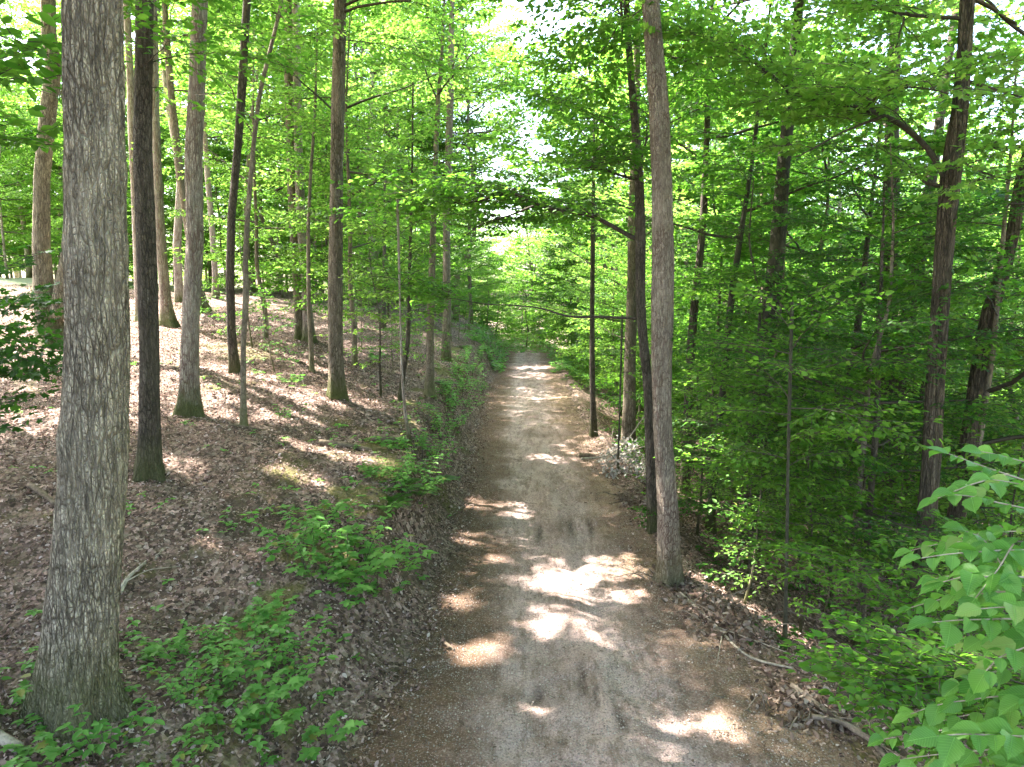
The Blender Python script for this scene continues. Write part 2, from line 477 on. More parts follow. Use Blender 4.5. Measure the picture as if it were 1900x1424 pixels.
# ------------------------------------------------------------------ ground sheet and road
def build_ground():
    def warp(n, lo, hi, c, p):
        t = np.linspace(-1, 1, n)
        a = np.where(t < 0, (c - lo), (hi - c))
        return c + np.sign(t) * np.abs(t) ** p * a
    xs = warp(520, -220, 220, 0.3, 3.2)
    ys = np.concatenate([np.linspace(-40, 2.0, 60)[:-1], 2 + 18 * np.linspace(0, 1, 240)[:-1], 20 + 330 * np.linspace(0, 1, 300) ** 2.2])
    X, Y = np.meshgrid(xs, ys)
    V = np.stack([X, Y, Z(X, Y)], -1).reshape(-1, 3)
    nx, ny = len(xs), len(ys)
    i = np.arange(ny - 1)[:, None] * nx + np.arange(nx - 1)[None]
    f = np.stack([i, i + 1, i + nx + 1, i + nx], -1).reshape(-1, 4)
    o = mesh_obj('ground', V, [(f, 0)], [M['ground']], smooth=True, attr={'moss': MOSS(V[:, 0], V[:, 1])})
    tag(o, 'leaf covered forest floor rising to the left and falling to the right', 'ground', kind='structure')
    us = np.linspace(0, 1, 110)
    ys = 1.0 + 73 * np.linspace(0, 1, 900) ** 1.6
    U, Y = np.meshgrid(us, ys)
    jl = .14 * wav(Y, Y * 0, 1.1, 6, 3) + .06 * wav(Y, Y * 0, .33, 5, 9)
    jr = .16 * wav(Y, Y * 0 + 3, 1.3, 6, 13) + .06 * wav(Y, Y * 0, .3, 5, 1)
    xl, xr_ = road_l(Y) - .12 + jl, road_r(Y) + .12 + jr
    X = xl + (xr_ - xl) * U
    z = np.zeros_like(X)
    for c, w, d in ((.38, .07, .035), (.63, .055, .045)):
        z -= d * np.exp(-((U - c) / w) ** 2) * (.55 + .45 * wav(X * 0, Y, 4, 4, 6))
    z += .02 * np.exp(-((U - .5) / .08) ** 2)
    z += .02 * wav(X, Y, .8, 6, 2) + .012 * wav(X, Y, .27, 6, 8)
    # a gouge scraped by a wheel near the front
    GC = [(at_ground[0], at_ground[1], w, l) for at_ground, w, l in ((on_ground(1080, 1270), .05, .42), (on_ground(1105, 1310), .03, .22), (on_ground(1150, 1345), .05, .25), (on_ground(1000, 1000), .05, .5), (on_ground(1060, 985), .06, .6), (on_ground(1095, 985), .05, .5), (on_ground(1000, 1300), .06, .16), (on_ground(940, 1225), .03, .14), (on_ground(990, 810), .5, .5))]
    gouge = np.zeros_like(X)
    for gx, gy, gw, gl in GC:
        dx = X - gx - .06 * (Y - gy) - .012 * np.sin(Y * 23)
        gouge = np.maximum(gouge, np.exp(-(dx / gw) ** 2) * np.exp(-np.abs((Y - gy) / gl) ** 4) * (.75 if gw < .3 else .4))
    z -= .03 * gouge
    e = np.clip(np.minimum(U, 1 - U) / .09, 0, 1)
    z = np.where(e < 1, z * e + (Z(X, Y) * (1 - e)) * .0, z) + .012 * (1 - e)
    zt = Z(X, Y)
    z = np.maximum(z, zt + .004) * (e > 0) + (zt - .02) * (e <= 0)
    V = np.stack([X, Y, z], -1).reshape(-1, 3)
    nx, ny = len(us), len(ys)
    i = np.arange(ny - 1)[:, None] * nx + np.arange(nx - 1)[None]
    f = np.stack([i, i + 1, i + nx + 1, i + nx], -1).reshape(-1, 4)
    o = mesh_obj('road', V, [(f, 0)], [M['road']], smooth=True, attr={'across': U.ravel(), 'gouge': gouge.ravel()})
    tag(o, 'gravel and dirt track running straight away into the wood', 'road', kind='structure')
build_ground()

# ------------------------------------------------------------------ sprays, crowns, trunks
LEAF = {
    'q': (np.array([(0, 0, 0), (.42, -.34, .06), (1, 0, -.05), (.42, .34, .06)]), np.array([[0, 1, 2, 3]])),
    'o': (np.array([(0, 0, 0), (.28, -.26, .07), (.68, -.21, .05), (1, 0, -.07), (.68, .21, .05), (.28, .26, .07)]), np.array([[0, 1, 2, 3], [0, 3, 4, 5]])),
    'm': (np.array([(0, 0, 0), (.06, -.40, .03), (.32, -.24, .04), (.55, -.50, .0), (.62, -.19, .03), (1, 0, -.05), (.62, .19, .03), (.55, .50, .0), (.32, .24, .04), (.06, .40, .03)]),
          np.array([[0, 1, 2, 3, 4, 5], [0, 5, 6, 7, 8, 9]])),
}

def norm(v):
    v = np.asarray(v, float)
    return v / np.maximum(np.linalg.norm(v, axis=-1, keepdims=True), 1e-9)

class Fol:
    """leaves (position, direction, normal, size) and twig segments (ends, radii)"""
    def __init__(s): s.P = []; s.D = []; s.N = []; s.S = []; s.A = []; s.B = []; s.ra = []; s.rb = []
    def leaf(s, p, d, n, sz): s.P.append(p); s.D.append(d); s.N.append(n); s.S.append(sz)
    def seg(s, a, b, ra, rb): s.A.append(a); s.B.append(b); s.ra.append(ra); s.rb.append(rb)
    def pack(s):
        r = lambda a: np.array(a, float).reshape(-1, 3)
        return [r(s.P), r(s.D), r(s.N), np.array(s.S, float), r(s.A), r(s.B), np.array(s.ra, float), np.array(s.rb, float)]

_spray = {}
def make_spray(L, s, var):
    """a flat leafy branch along +X of length L with leaves of length s"""
    key = (round(L, 2), round(s, 3), var)
    if key in _spray: return _spray[key]
    rg = np.random.default_rng(int(L * 100) * 31 + int(s * 1000) * 7 + var)
    f = Fol()
    n = max(5, int(L / .18))
    t = np.linspace(0, 1, n)
    wob = np.cumsum(rg.normal(0, .035, n)) * L * .5
    ax = np.stack([t * L, wob, (.16 * t - .30 * t * t) * L + rg.normal(0, .01, n)], -1)
    r0 = .004 + .0035 * L
    for i in range(n - 1):
        f.seg(ax[i], ax[i + 1], r0 * (1 - .8 * t[i]), r0 * (1 - .8 * t[i + 1]))
    def pt(u):
        k = min(int(u * (n - 1)), n - 2); w = u * (n - 1) - k
        return ax[k] * (1 - w) + ax[k + 1] * w
    def leaves_along(a, b, c, l):
        m = max(2, int(l / (s * .62)))
        for j in range(m):
            v = (j + .6) / m
            p = a * (1 - v) ** 2 + 2 * b * v * (1 - v) + c * v * v
            d = norm(2 * (b - a) * (1 - v) + 2 * (c - b) * v)
            side = np.array([-d[1], d[0], 0]) * (1 if j % 2 else -1)
            dd = norm(d * rg.uniform(.35, .9) + side * rg.uniform(.5, 1.0) + np.array([0, 0, rg.uniform(-.55, .05)]))
            f.leaf(p + rg.normal(0, .012, 3), dd, norm(np.array([0, 0, 1]) + rg.normal(0, .46, 3)), s * rg.uniform(.6, 1.15))
        f.leaf(c, norm(c - b), norm(np.array([0, 0, 1]) + rg.normal(0, .46, 3)), s * rg.uniform(.8, 1.15))
    u = rg.uniform(.1, .2)
    sgn = 1
    while u < .985:
        prof = math.sin(math.pi * (u * .8 + .14)) ** .8
        l = max(.12, (.46 * prof) * min(L, 2.6) * rg.uniform(.55, 1.15))
        p = pt(u)
        ang = sgn * R(rg.uniform(38, 66))
        d = np.array([math.cos(ang), math.sin(ang), rg.uniform(-.18, .22)])
        b = p + d * l * .5
        c = p + d * l + np.array([l * .12, 0, -.10 * l])
        f.seg(p, b, .0045, .0032); f.seg(b, c, .0032, .0015)
        leaves_along(p, b, c, l)
        if l > .65:
            for q in (.45, .7):
                pp = p + d * l * q
                a2 = ang + R(rg.uniform(35, 60)) * rg.choice([-1, 1])
                d2 = np.array([math.cos(a2), math.sin(a2), rg.uniform(-.15, .15)])
                l2 = l * .42
                f.seg(pp, pp + d2 * l2, .003, .0015)
                leaves_along(pp, pp + d2 * l2 * .5, pp + d2 * l2, l2)
        sgn = -sgn
        u += rg.uniform(.06, .11) / L * 1.15
    leaves_along(pt(.8), pt(.9), pt(1.0), .2 * L)
    _spray[key] = f.pack()
    return _spray[key]

def place(pk, d, roll, t, sc=1.0):
    """spray packed arrays moved so that +X runs along d, flat side up"""
    d = norm(d)
    y = norm(np.cross([0, 0, 1], d)) if abs(d[2]) < .98 else np.array([0, 1, 0])
    z = np.cross(d, y)
    c, s_ = math.cos(roll), math.sin(roll)
    y, z = y * c + z * s_, z * c - y * s_
    Rm = np.stack([d, y, z])
    P, D, N, S, A, B, ra, rb = pk
    return [P @ Rm * sc + t, D @ Rm, N @ Rm, S, A @ Rm * sc + t, B @ Rm * sc + t, ra, rb]

def join(parts):
    return [np.concatenate([p[i] for p in parts]) for i in range(8)]

def fol_mesh(name, pk, kind, mats, parent, origin=(0, 0, 0)):
    P, D, N, S, A, B, ra, rb = pk
    T, FQ = LEAF[kind]
    D = norm(D); Bn = norm(np.cross(N, D)); N2 = np.cross(D, Bn)
    V = P[:, None] + S[:, None, None] * (T[None, :, 0, None] * D[:, None] + T[None, :, 1, None] * Bn[:, None] + T[None, :, 2, None] * N2[:, None])
    nl, k = len(P), len(T)
    f1 = (np.arange(nl)[:, None, None] * k + FQ[None]).reshape(-1, FQ.shape[1])
    V = V.reshape(-1, 3)
    gs = [(f1, 0)]
    if len(A):
        d = norm(B - A)
        ref = np.where(np.abs(d[:, 2:3]) > .9, np.array([[1., 0, 0]]), np.array([[0, 0, 1.]]))
        u = norm(np.cross(d, ref)); w = np.cross(d, u)
        ring = []
        for a in (0, 2.094, 4.189):
            o = math.cos(a) * u + math.sin(a) * w
            ring.append((A + o * ra[:, None], B + o * rb[:, None]))
        TV = np.stack([ring[0][0], ring[1][0], ring[2][0], ring[0][1], ring[1][1], ring[2][1]], 1)
        base = len(V) + np.arange(len(A))[:, None, None] * 6
        f2 = (base + np.array([[0, 1, 4, 3], [1, 2, 5, 4], [2, 0, 3, 5]])[None]).reshape(-1, 4)
        V = np.concatenate([V, TV.reshape(-1, 3)])
        gs.append((f2, 1))
    return mesh_obj(name, V - np.asarray(origin), gs, mats, parent)

def tube_mesh(pts, rad, sides=16, lump=.06, ridges=0, seed=0, flare=0.0, step=None):
    pts = np.asarray(pts, float); rad = np.asarray(rad, float)
    s = np.concatenate([[0], np.cumsum(np.linalg.norm(np.diff(pts, axis=0), axis=1))])
    step = step or max(.06, s[-1] / 120)
    n = max(3, int(s[-1] / step))
    q = np.linspace(0, s[-1], n)
    C = np.stack([np.interp(q, s, pts[:, i]) for i in range(3)], -1)
    r = np.interp(q, s, rad)
    k = min(max(1, int(.2 / step)), n // 6)            # soften the corners of the polyline
    if k > 1 and n > 6:
        for _ in range(2):
            Cp = np.concatenate([np.repeat(C[:1], k, 0), C, np.repeat(C[-1:], k, 0)])
            ker = np.ones(2 * k + 1) / (2 * k + 1)
            Cs = np.stack([np.convolve(Cp[:, i], ker, 'valid') for i in range(3)], -1)
            w = np.clip(np.minimum(np.arange(n), n - 1 - np.arange(n)) / k, 0, 1)[:, None]
            C = C * (1 - w) + Cs * w
    t = norm(np.gradient(C, axis=0))
    u = np.zeros_like(t)
    a = np.array([1., 0, 0]) if abs(t[0, 0]) < .9 else np.array([0, 1., 0])
    for i in range(n):
        a = norm(a - t[i] * np.dot(a, t[i])); u[i] = a
    w = np.cross(t, u)
    th = np.linspace(0, 2 * math.pi, sides, endpoint=False)
    TH, Q = np.meshgrid(th, q)
    rg = np.random.default_rng(seed + 5)
    f = np.ones_like(TH)
    for j in range(5):
        kk = rg.integers(1, 5)
        f += lump / (1 + .4 * j) * np.sin(kk * TH + rg.uniform(0, 6.28) + Q * rg.uniform(.3, 2.4))
    if ridges:
        rr = np.sin(ridges * TH + 2.2 * np.sin(Q * 1.7 + 2 * TH) + 1.2 * np.sin(Q * 6.1 + 5 * TH))
        f += .022 * rr + .016 * np.sin(ridges * 1.7 * TH + 3 * np.sin(Q * 4) + Q * 11) + .009 * rg.normal(0, 1, f.shape)
    if ridges > 20:      # old scars ring the trunk
        for q0, am in ((1.15, .03), (2.35, .075), (3.75, .05), (4.3, .045), (4.9, .04)):
            dq = Q - q0 - .07 * np.sin(TH * 2 + q0 * 5) - .03 * np.sin(TH * 7 + q0)
            f += 1.5 * am * np.exp(-np.where(dq > 0, dq / .05, dq / .16) ** 2) * (.6 + .4 * np.sin(3 * TH + q0 * 9))
    if flare:
        fl = np.exp(-np.maximum(Q - .2, 0) / .17) * .6 + .55 * np.exp(-Q / .5)
        f *= 1 + 1.25 * flare * fl * (1 + .85 * np.sin(4 * TH + rg.uniform(0, 6.28)) + .25 * np.sin(7 * TH + rg.uniform(0, 6.28)))
    rr = r[:, None] * f
    V = C[:, None] + rr[..., None] * (np.cos(TH)[..., None] * u[:, None] + np.sin(TH)[..., None] * w[:, None])
    i = np.arange(n - 1)[:, None] * sides
    j = np.arange(sides)[None]; j2 = (j + 1) % sides
    fq = np.stack([i + j, i + j2, i + sides + j2, i + sides + j], -1).reshape(-1, 4)
    V = V.reshape(-1, 3)
    V = np.concatenate([V, C[:1], C[-1:]])
    c0, c1 = len(V) - 2, len(V) - 1
    caps = np.array([[c0, (k + 1) % sides, k] for k in range(sides)] + [[c1, (n - 1) * sides + k, (n - 1) * sides + (k + 1) % sides] for k in range(sides)])
    return V, fq, caps

def tube_obj(name, pts, rad, mat, parent=None, origin=(0, 0, 0), **kw):
    V, fq, caps = tube_mesh(pts, rad, **kw)
    return mesh_obj(name, V - np.asarray(origin), [(fq, 0), (caps, 0)], [mat], parent, smooth=True)

def multi_tube(name, specs, mat, parent=None, origin=(0, 0, 0), **kw):
    Vs, Fs, Cs, o = [], [], [], 0
    for k, (pts, rad) in enumerate(specs):
        V, fq, caps = tube_mesh(pts, rad, seed=k, **kw)
        Vs.append(V); Fs.append(fq + o); Cs.append(caps + o); o += len(V)
    return mesh_obj(name, np.concatenate(Vs) - np.asarray(origin), [(np.concatenate(Fs), 0), (np.concatenate(Cs), 0)], [mat], parent, smooth=True)

# gaps cut into the crowns so the sun lands on chosen spots: (pixel of the lit patch, half sizes in pixels)
PATCH = [(1050, 1085, 62, 30), (1022, 1172, 40, 24), (905, 1222, 42, 24), (1150, 1062, 52, 22), (1000, 774, 62, 10), (1030, 857, 50, 7),
         (905, 945, 60, 10), (1300, 1368, 95, 26), (1105, 1195, 30, 12), (985, 700, 55, 5), (1000, 684, 50, 4), (1075, 1130, 50, 14),
         (560, 828, 70, 7), (650, 852, 70, 7), (500, 598, 50, 8), (500, 660, 60, 7), (960, 960, 40, 8), (1160, 850, 60, 40), (930, 1050, 22, 7),
         (1400, 1140, 50, 14), (1500, 1190, 60, 16), (470, 550, 50, 6), (100, 525, 160, 16), (690, 640, 60, 8), (300, 640, 40, 10), (270, 790, 30, 12),
         (1000, 1330, 30, 8), (860, 1130, 25, 8),
         (290, 700, 45, 30), (280, 610, 40, 14), (60, 780, 60, 25), (690, 575, 50, 10), (430, 560, 60, 8), (520, 480, 60, 10), (600, 690, 40, 8), (330, 860, 40, 14), (420, 700, 40, 7),
         (870, 1010, 30, 8), (560, 890, 60, 10), (1180, 1120, 30, 12), (400, 1010, 30, 8), (60, 1130, 40, 12), (440, 1230, 25, 12), (640, 1040, 25, 8)]
BEAM = []
for px, py, rx, ry in PATCH:
    c = on_ground(px, py); a = on_ground(px + rx, py); b_ = on_ground(px, py - ry)
    BEAM.append((c, 1.1 * abs(a[0] - c[0]) + .05, min(3.0, 1.1 * abs(b_[1] - c[1]) + .05)))

def keep(P, low=False):
    x, y, z = P.T
    u = x - road_x(y)
    k = np.ones(len(P), bool)
    k &= ~((np.abs(u) < 1.75) & (z < 4.3) & (y < 46) & (y > -5))
    k &= ~(x ** 2 + y ** 2 + (z - H) ** 2 < 2.4 ** 2)
    if not low:       # open air round the camera
        k &= ~((y > 0) & (y < 6.5) & (np.abs(x) < .8 * y + .4) & (z < H + .5 * y + .3) & (z > H - .8 * y))
    gap = (u > -.6) & (u < 3.6) & (z > 9) & (z < 16) & (y > 24)
    k &= ~(gap & (rng.random(len(P)) < .8))
    tt = (z - 2.0) / SUN[2]
    hx, hy = x - SUN[0] * tt, y - SUN[1] * tt
    slope = (hx > -16) & (hx < -2.6) & (hy > 11.5) & (hy < 36) & (z > 6)  # thins the crowns so more sun falls on the left slope
    k &= ~(slope & (wav(hx * 1.6, hy, 2.6, 6, 9) > .05) & (rng.random(len(P)) < .8))
    for c, rx, ry in BEAM:
        t = (z - c[2]) / SUN[2]
        gx, gy = x - SUN[0] * t - c[0], y - SUN[1] * t - c[1]
        k &= ~((t > .1) & ((gx / rx) ** 2 + (gy / ry) ** 2 < 1 + .8 * wav(gx + c[0], gy + c[1], .55, 6, 7)) & (rng.random(len(P)) < .94))
    return k

def filt(pk, low=False):
    k = keep(pk[0], low)
    k2 = keep((pk[4] + pk[5]) / 2, low)
    return [a[k] for a in pk[:4]] + [a[k2] for a in pk[4:]]

def limb_sprays(p, az, L, elev, s, rg, big=None):
    """foliage (and wood) of one limb leaving point p"""
    d = np.array([math.cos(az) * math.cos(elev), math.sin(az) * math.cos(elev), math.sin(elev)])
    if L <= 2.4:
        Lq = max(.5, round(L / .4) * .4)
        return [place(make_spray(Lq, s, int(rg.integers(4))), d, rg.normal(0, .2), p, L / Lq)]
    out = []
    n = 8
    tt = np.linspace(0, 1, n)
    pts = p + np.outer(tt * L, d) + np.outer(tt ** 2, [0, 0, .06 * L]) + np.cumsum(rg.normal(0, .03 * L, (n, 3)), 0) * np.array([.5, .5, .3])
    pts[0] = p
    f = Fol()
    r0 = .011 * L + .006
    for i in range(n - 1):
        f.seg(pts[i], pts[i + 1], r0 * (1 - .75 * tt[i]), r0 * (1 - .75 * tt[i + 1]))
    w = f.pack()
    out.append(w)
    sg = 1
    for u in (.3, .42, .54, .66, .78, .9, 1.0):
        k = min(int(u * (n - 1)), n - 2); v = u * (n - 1) - k
        q = pts[k] * (1 - v) + pts[k + 1] * v
        yaw = sg * R(rg.uniform(30, 65)) if u < 1 else 0
        sg = -sg
        dd = norm(pts[k + 1] - pts[k])
        c, s_ = math.cos(yaw), math.sin(yaw)
        dd = np.array([dd[0] * c - dd[1] * s_, dd[0] * s_ + dd[1] * c, dd[2] * .4 + rg.uniform(-.1, .15)])
        Ls = L * rg.uniform(.3, .5)
        Lq = max(.8, round(Ls / .4) * .4)
        out.append(place(make_spray(Lq, s, int(rg.integers(4))), dd, rg.normal(0, .25), q, Ls / Lq))
    return out

def crown(center, z0, z1, nl, Lr, s, seed, prof='dome', elev=(5, 35), az=None):
    """center: function z -> point on the trunk"""
    rg = np.random.default_rng(seed)
    parts = []
    for i in range(nl):
        t = (i + rg.uniform(0, 1)) / nl
        z = z0 + (z1 - z0) * t
        a = i * 2.39996 + rg.normal(0, .35) if az is None else R(az[0]) + rg.uniform(-1, 1) * R(az[1])
        pr = {'dome': .45 + .75 * math.sin(math.pi * min(1, .18 + t * .78)), 'cone': 1.08 - .75 * t, 'flat': 1.0}[prof]
        L = rg.uniform(*Lr) * pr
        e = R(elev[0] + (elev[1] - elev[0]) * t + rg.normal(0, 8))
        parts += limb_sprays(center(z), a, L, e, s, rg)
    return join(parts)

# ------------------------------------------------------------------ trees placed from the photograph
MASS = [0]
def key_tree(label, poly, depth=None, bark='bark_brown', top=18.0, canopy=None, low=None, leaf='leaf_mid', kind='o', sides=16,
             ridges=0, flare=.35, cat='tree', group=None, fork=None, branches=(), name='tree', lump=.05, top_dir=None):
    """poly: (px, py, width px) from the top of what the photograph shows down to the foot"""
    if depth is None:
        base = on_ground(poly[-1][0], poly[-1][1])
        depth = base[1]
    pts, rad = [], []
    for px, py, w in reversed(poly):
        p = at_depth(px, py, depth)
        pts.append(p); rad.append(.5 * w * depth * math.cos(math.atan2(abs(p[0]), depth)) / F)
    foot = pts[0].copy()
    gz = float(Z(foot[0], foot[1]))
    if foot[2] > gz + .02:
        foot = foot.copy(); foot[2] = gz
        pts.insert(0, foot); rad.insert(0, rad[0])
    base = np.array([pts[0][0], pts[0][1], min(gz, pts[0][2])])
    pts.insert(0, pts[0] - np.array([0, 0, .25])); rad.insert(0, rad[0] * 1.0)
    tp = pts[-1]
    d = norm(pts[-1] - pts[-2]) if top_dir is None else norm(np.array(top_dir, float))
    d = norm(d * .6 + np.array([0, 0, .4]))
    Ht = base[2] + top
    if tp[2] < Ht - .5:
        n = 5
        for i in range(1, n + 1):
            t = i / n
            pts.append(tp + d * (Ht - tp[2]) / max(d[2], .3) * t); rad.append(rad[-1 - (i - 1)] if False else max(.02, rad[len(poly) + (1 if len(pts) else 0) - 1] * (1 - .85 * t)))
    pts = np.array(pts); rad = np.array(rad)
    root = empty(name, base)
    tag(root, label, cat, group)
    tube_obj('trunk', pts, rad, M[bark], root, base, sides=sides, ridges=ridges, flare=flare, seed=len(label), lump=lump)
    zz = pts[:, 2]
    o = np.argsort(zz)
    cen = lambda z: np.array([np.interp(z, zz[o], pts[o, i]) for i in range(3)])
    if fork is not None:
        fp, fr = [], []
        for px, py, w in reversed(fork):
            p = at_depth(px, py, depth); fp.append(p); fr.append(.5 * w * depth / F)
        d2 = norm(fp[-1] - fp[-2])
        fp.append(fp[-1] + (d2 * .5 + np.array([0, 0, .5])) * 8); fr.append(.04)
        tube_obj('stem', fp, fr, M[bark], root, base, sides=sides, seed=3)
    parts = []
    if canopy:
        z0, z1, nl, Lr, s = canopy
        parts.append(crown(cen, base[2] + z0, base[2] + z1, nl, Lr, s, len(label) * 7 + int(abs(base[0]) * 100)))
    if low:
        for (z0, z1, nl, Lr, s, az) in low:
            parts.append(crown(cen, base[2] + z0, base[2] + z1, nl, Lr, s, len(label) * 3 + nl, prof='flat', elev=(-5, 20), az=az))
    for br in branches:
        # br: (pixel polyline from the trunk outwards, base width px, depth change, number of sprays, spray length)
        pl, w0, dz, ns, Ls, s = br
        bp = [at_depth(px, py, depth + dz * i / max(1, len(pl) - 1)) for i, (px, py) in enumerate(pl)]
        br_r = [max(.006, .5 * w0 * depth / F * (1 - .72 * i / (len(pl) - 1))) for i in range(len(pl))]
        rj = np.random.default_rng(ns * 5 + len(pl))
        q0, q1 = [bp[0]], [br_r[0]]
        for a_, b_, ra_, rb_ in zip(bp[:-1], bp[1:], br_r[:-1], br_r[1:]):
            L_ = np.linalg.norm(b_ - a_)
            for fr in (.33, .67):
                q0.append(a_ * (1 - fr) + b_ * fr + rj.normal(0, .035 * L_, 3)); q1.append((ra_ * (1 - fr) + rb_ * fr) * rj.uniform(.85, 1.15))
            q0.append(b_); q1.append(rb_)
        bp, br_r = np.array(q0), q1
        tube_obj('branch', bp, br_r, M['branch'], root, base, sides=8, seed=ns, lump=.08, step=.05)
        ln = np.concatenate([[0], np.cumsum(np.linalg.norm(np.diff(bp, axis=0), axis=1))])
        rg = np.random.default_rng(ns * 17 + len(pl))
        for j in range(ns):
            u = ln[-1] * (.1 + .9 * (j + rg.uniform(0, .6)) / ns)
            u = min(u, ln[-1])
            q = np.array([np.interp(u, ln, bp[:, i]) for i in range(3)])
            q2 = np.array([np.interp(min(u + .2, ln[-1]), ln, bp[:, i]) for i in range(3)])
            dd = norm(q2 - q + 1e-6 * (bp[-1] - bp[0])) if u < ln[-1] - .05 else norm(bp[-1] - bp[-2])
            yaw = (1 if j % 2 else -1) * R(rg.uniform(25, 80)) if j < ns - 1 else 0
            c, s_ = math.cos(yaw), math.sin(yaw)
            dd = np.array([dd[0] * c - dd[1] * s_, dd[0] * s_ + dd[1] * c, dd[2] * .3 + rg.uniform(-.08, .42)])
            Lq = max(.8, round(Ls * rg.uniform(.6, 1.1) / .4) * .4)
            parts.append(place(make_spray(Lq, s, int(rg.integers(4))), dd, rg.normal(0, .2), q))
    if parts:
        pk = filt(join(parts), depth < 7)
        MASS[0] += len(pk[0])
        if len(pk[0]): fol_mesh('crown', pk, kind, [M[leaf], M['twig']], root, base)
    return root, base, cen

C_HI = lambda nl=16, z0=9.5, z1=18.5, L=(2.5, 4.2), s=.2: (z0, z1, nl, L, s)

# --- left slope
key_tree('thick grey trunk with furrowed lichen spotted bark, nearest tree on the left bank',
         [(173, -30, 106), (174, 150, 107), (177, 400, 110), (181, 650, 118), (172, 900, 131), (152, 1150, 145), (144, 1250, 148), (140, 1318, 152)],
         bark='bark_oak', top=20, canopy=C_HI(20, 8.5, 19.5, (2.5, 4.6)), sides=160, ridges=34, flare=.34, leaf='leaf_mid', lump=.02)
key_tree('dark barked straight trunk standing just right of the thick furrowed trunk',
         [(268, -30, 33), (266, 150, 34), (265, 300, 36), (272, 500, 37), (279, 650, 37), (277, 800, 42), (275, 882, 52)],
         bark='bark_dark', top=18, canopy=C_HI(16), sides=40, ridges=12, flare=.3,
         low=[(4.7, 6.4, 7, (1.2, 2.0), .12, (-20, 80))])
key_tree('forked grey tree with two stems parting low, half hidden behind the thick trunk',
         [(88, -30, 27), (90, 60, 28), (100, 120, 30), (88, 230, 31), (77, 330, 30), (77, 460, 33), (83, 560, 42), (97, 640, 60)],
         bark='bark_oak', top=17, canopy=C_HI(16, 8, 17), sides=32, ridges=9, flare=.3,
         fork=[(150, 60, 22), (143, 300, 25), (128, 480, 28), (112, 590, 40)], low=[(4.5, 8, 6, (1.4, 2.2), .11, None)])
key_tree('pale grey trunk with mossy green foot in the middle of the left slope',
         [(371, -30, 27), (368, 60, 28), (366, 150, 29), (360, 300, 32), (361, 450, 33), (354, 600, 32), (352, 700, 36), (352, 768, 42)],
         bark='bark_pale', top=18, canopy=C_HI(16), sides=40, ridges=12, flare=.42)
key_tree('slim dark trunk leaning slightly, behind the crooked sapling on the slope',
         [(460, -20, 14), (450, 150, 15), (440, 280, 15), (430, 400, 15), (427, 520, 16), (429, 620, 17), (436, 695, 20)],
         bark='bark_dark', top=14, canopy=C_HI(12, 7, 14, (1.6, 3.0), .16), sides=20, flare=.3)
key_tree('thin crooked sapling with a bare kinked stem on the open leaf litter',
         [(524, 0, 6), (505, 80, 7), (482, 170, 8), (470, 270, 8), (461, 380, 9), (455, 480, 10), (457, 550, 12), (451, 640, 10), (451, 730, 11), (452, 797, 14)],
         bark='bark_smooth', top=9, canopy=(5.6, 9, 14, (.9, 1.6), .11), sides=14, flare=.35, leaf='leaf_bright')
key_tree('straight brown trunk nearest the track on the upper bank',
         [(632, -30, 22), (629, 120, 23), (625, 300, 24), (623, 450, 25), (622, 600, 26), (624, 680, 27), (625, 742, 33)],
         bark='bark_brown', top=18, canopy=C_HI(16, 9), sides=36, ridges=10, flare=.35,
         low=[(6.3, 8.8, 7, (2.2, 3.2), .115, (10, 70))])
key_tree('pale sunlit trunk with a swept mossy foot, behind the dark trunk',
         [(284, 40, 16), (287, 200, 17), (293, 350, 18), (300, 480, 20), (306, 550, 21), (314, 607, 27)],
         bark='bark_pale', top=17, canopy=C_HI(12, 8, 17), sides=24, flare=.5)
key_tree('pale bare trunk far behind, seen between the thick and the dark trunks',
         [(238, 60, 13), (243, 200, 14), (248, 320, 14), (254, 440, 16), (258, 530, 18)], depth=21,
         bark='bark_pale', top=16, canopy=C_HI(10, 8, 16), sides=18)
key_tree('leaning trunk with dark mossy foot showing right of the pale mossy trunk',
         [(309, 60, 12), (318, 180, 14), (334, 330, 15), (352, 440, 15), (366, 520, 18), (377, 578, 24)], depth=None,
         bark='bark_brown', top=16, canopy=C_HI(10, 8, 16), sides=18, flare=.5)
key_tree('slender grey trunk at the crest of the slope left of the slim dark trunk',
         [(380, 250, 9), (385, 330, 10), (394, 430, 10), (399, 500, 11), (401, 553, 14)],
         bark='bark_pale', top=14, canopy=C_HI(9, 6, 14, (1.6, 2.8), .18), sides=14)
key_tree('left trunk of a close pair of tall grey trunks above the bank',
         [(536, 40, 17), (538, 180, 17), (541, 300, 17), (545, 420, 17), (553, 540, 18), (561, 632, 22)],
         bark='bark_brown', top=17, canopy=C_HI(11, 7.5, 17), sides=20, flare=.35, low=[(3.2, 6, 4, (.9, 1.5), .1, None)])
key_tree('right trunk of a close pair of tall grey trunks above the bank',
         [(550, 60, 14), (553, 250, 15), (557, 380, 17), (566, 500, 18), (572, 600, 20)], depth=21,
         bark='bark_pale', top=16, canopy=C_HI(10, 7.5, 16), sides=20)
key_tree('thin straight greenish sapling in front of the close pair of trunks',
         [(584, 220, 5), (576, 330, 6), (572, 430, 7), (573, 560, 8), (579, 688, 9)],
         bark='bark_smooth', top=8, canopy=(3, 8, 16, (.8, 1.5), .1), sides=10, leaf='leaf_bright', flare=.2)
key_tree('sunlit pale trunk with a yellow mossy foot beyond the brown trunk',
         [(691, 200, 12), (690, 330, 12), (689, 440, 13), (687, 520, 14), (686, 566, 18)],
         bark='bark_pale', top=16, canopy=C_HI(10, 7, 16), sides=18, flare=.4)
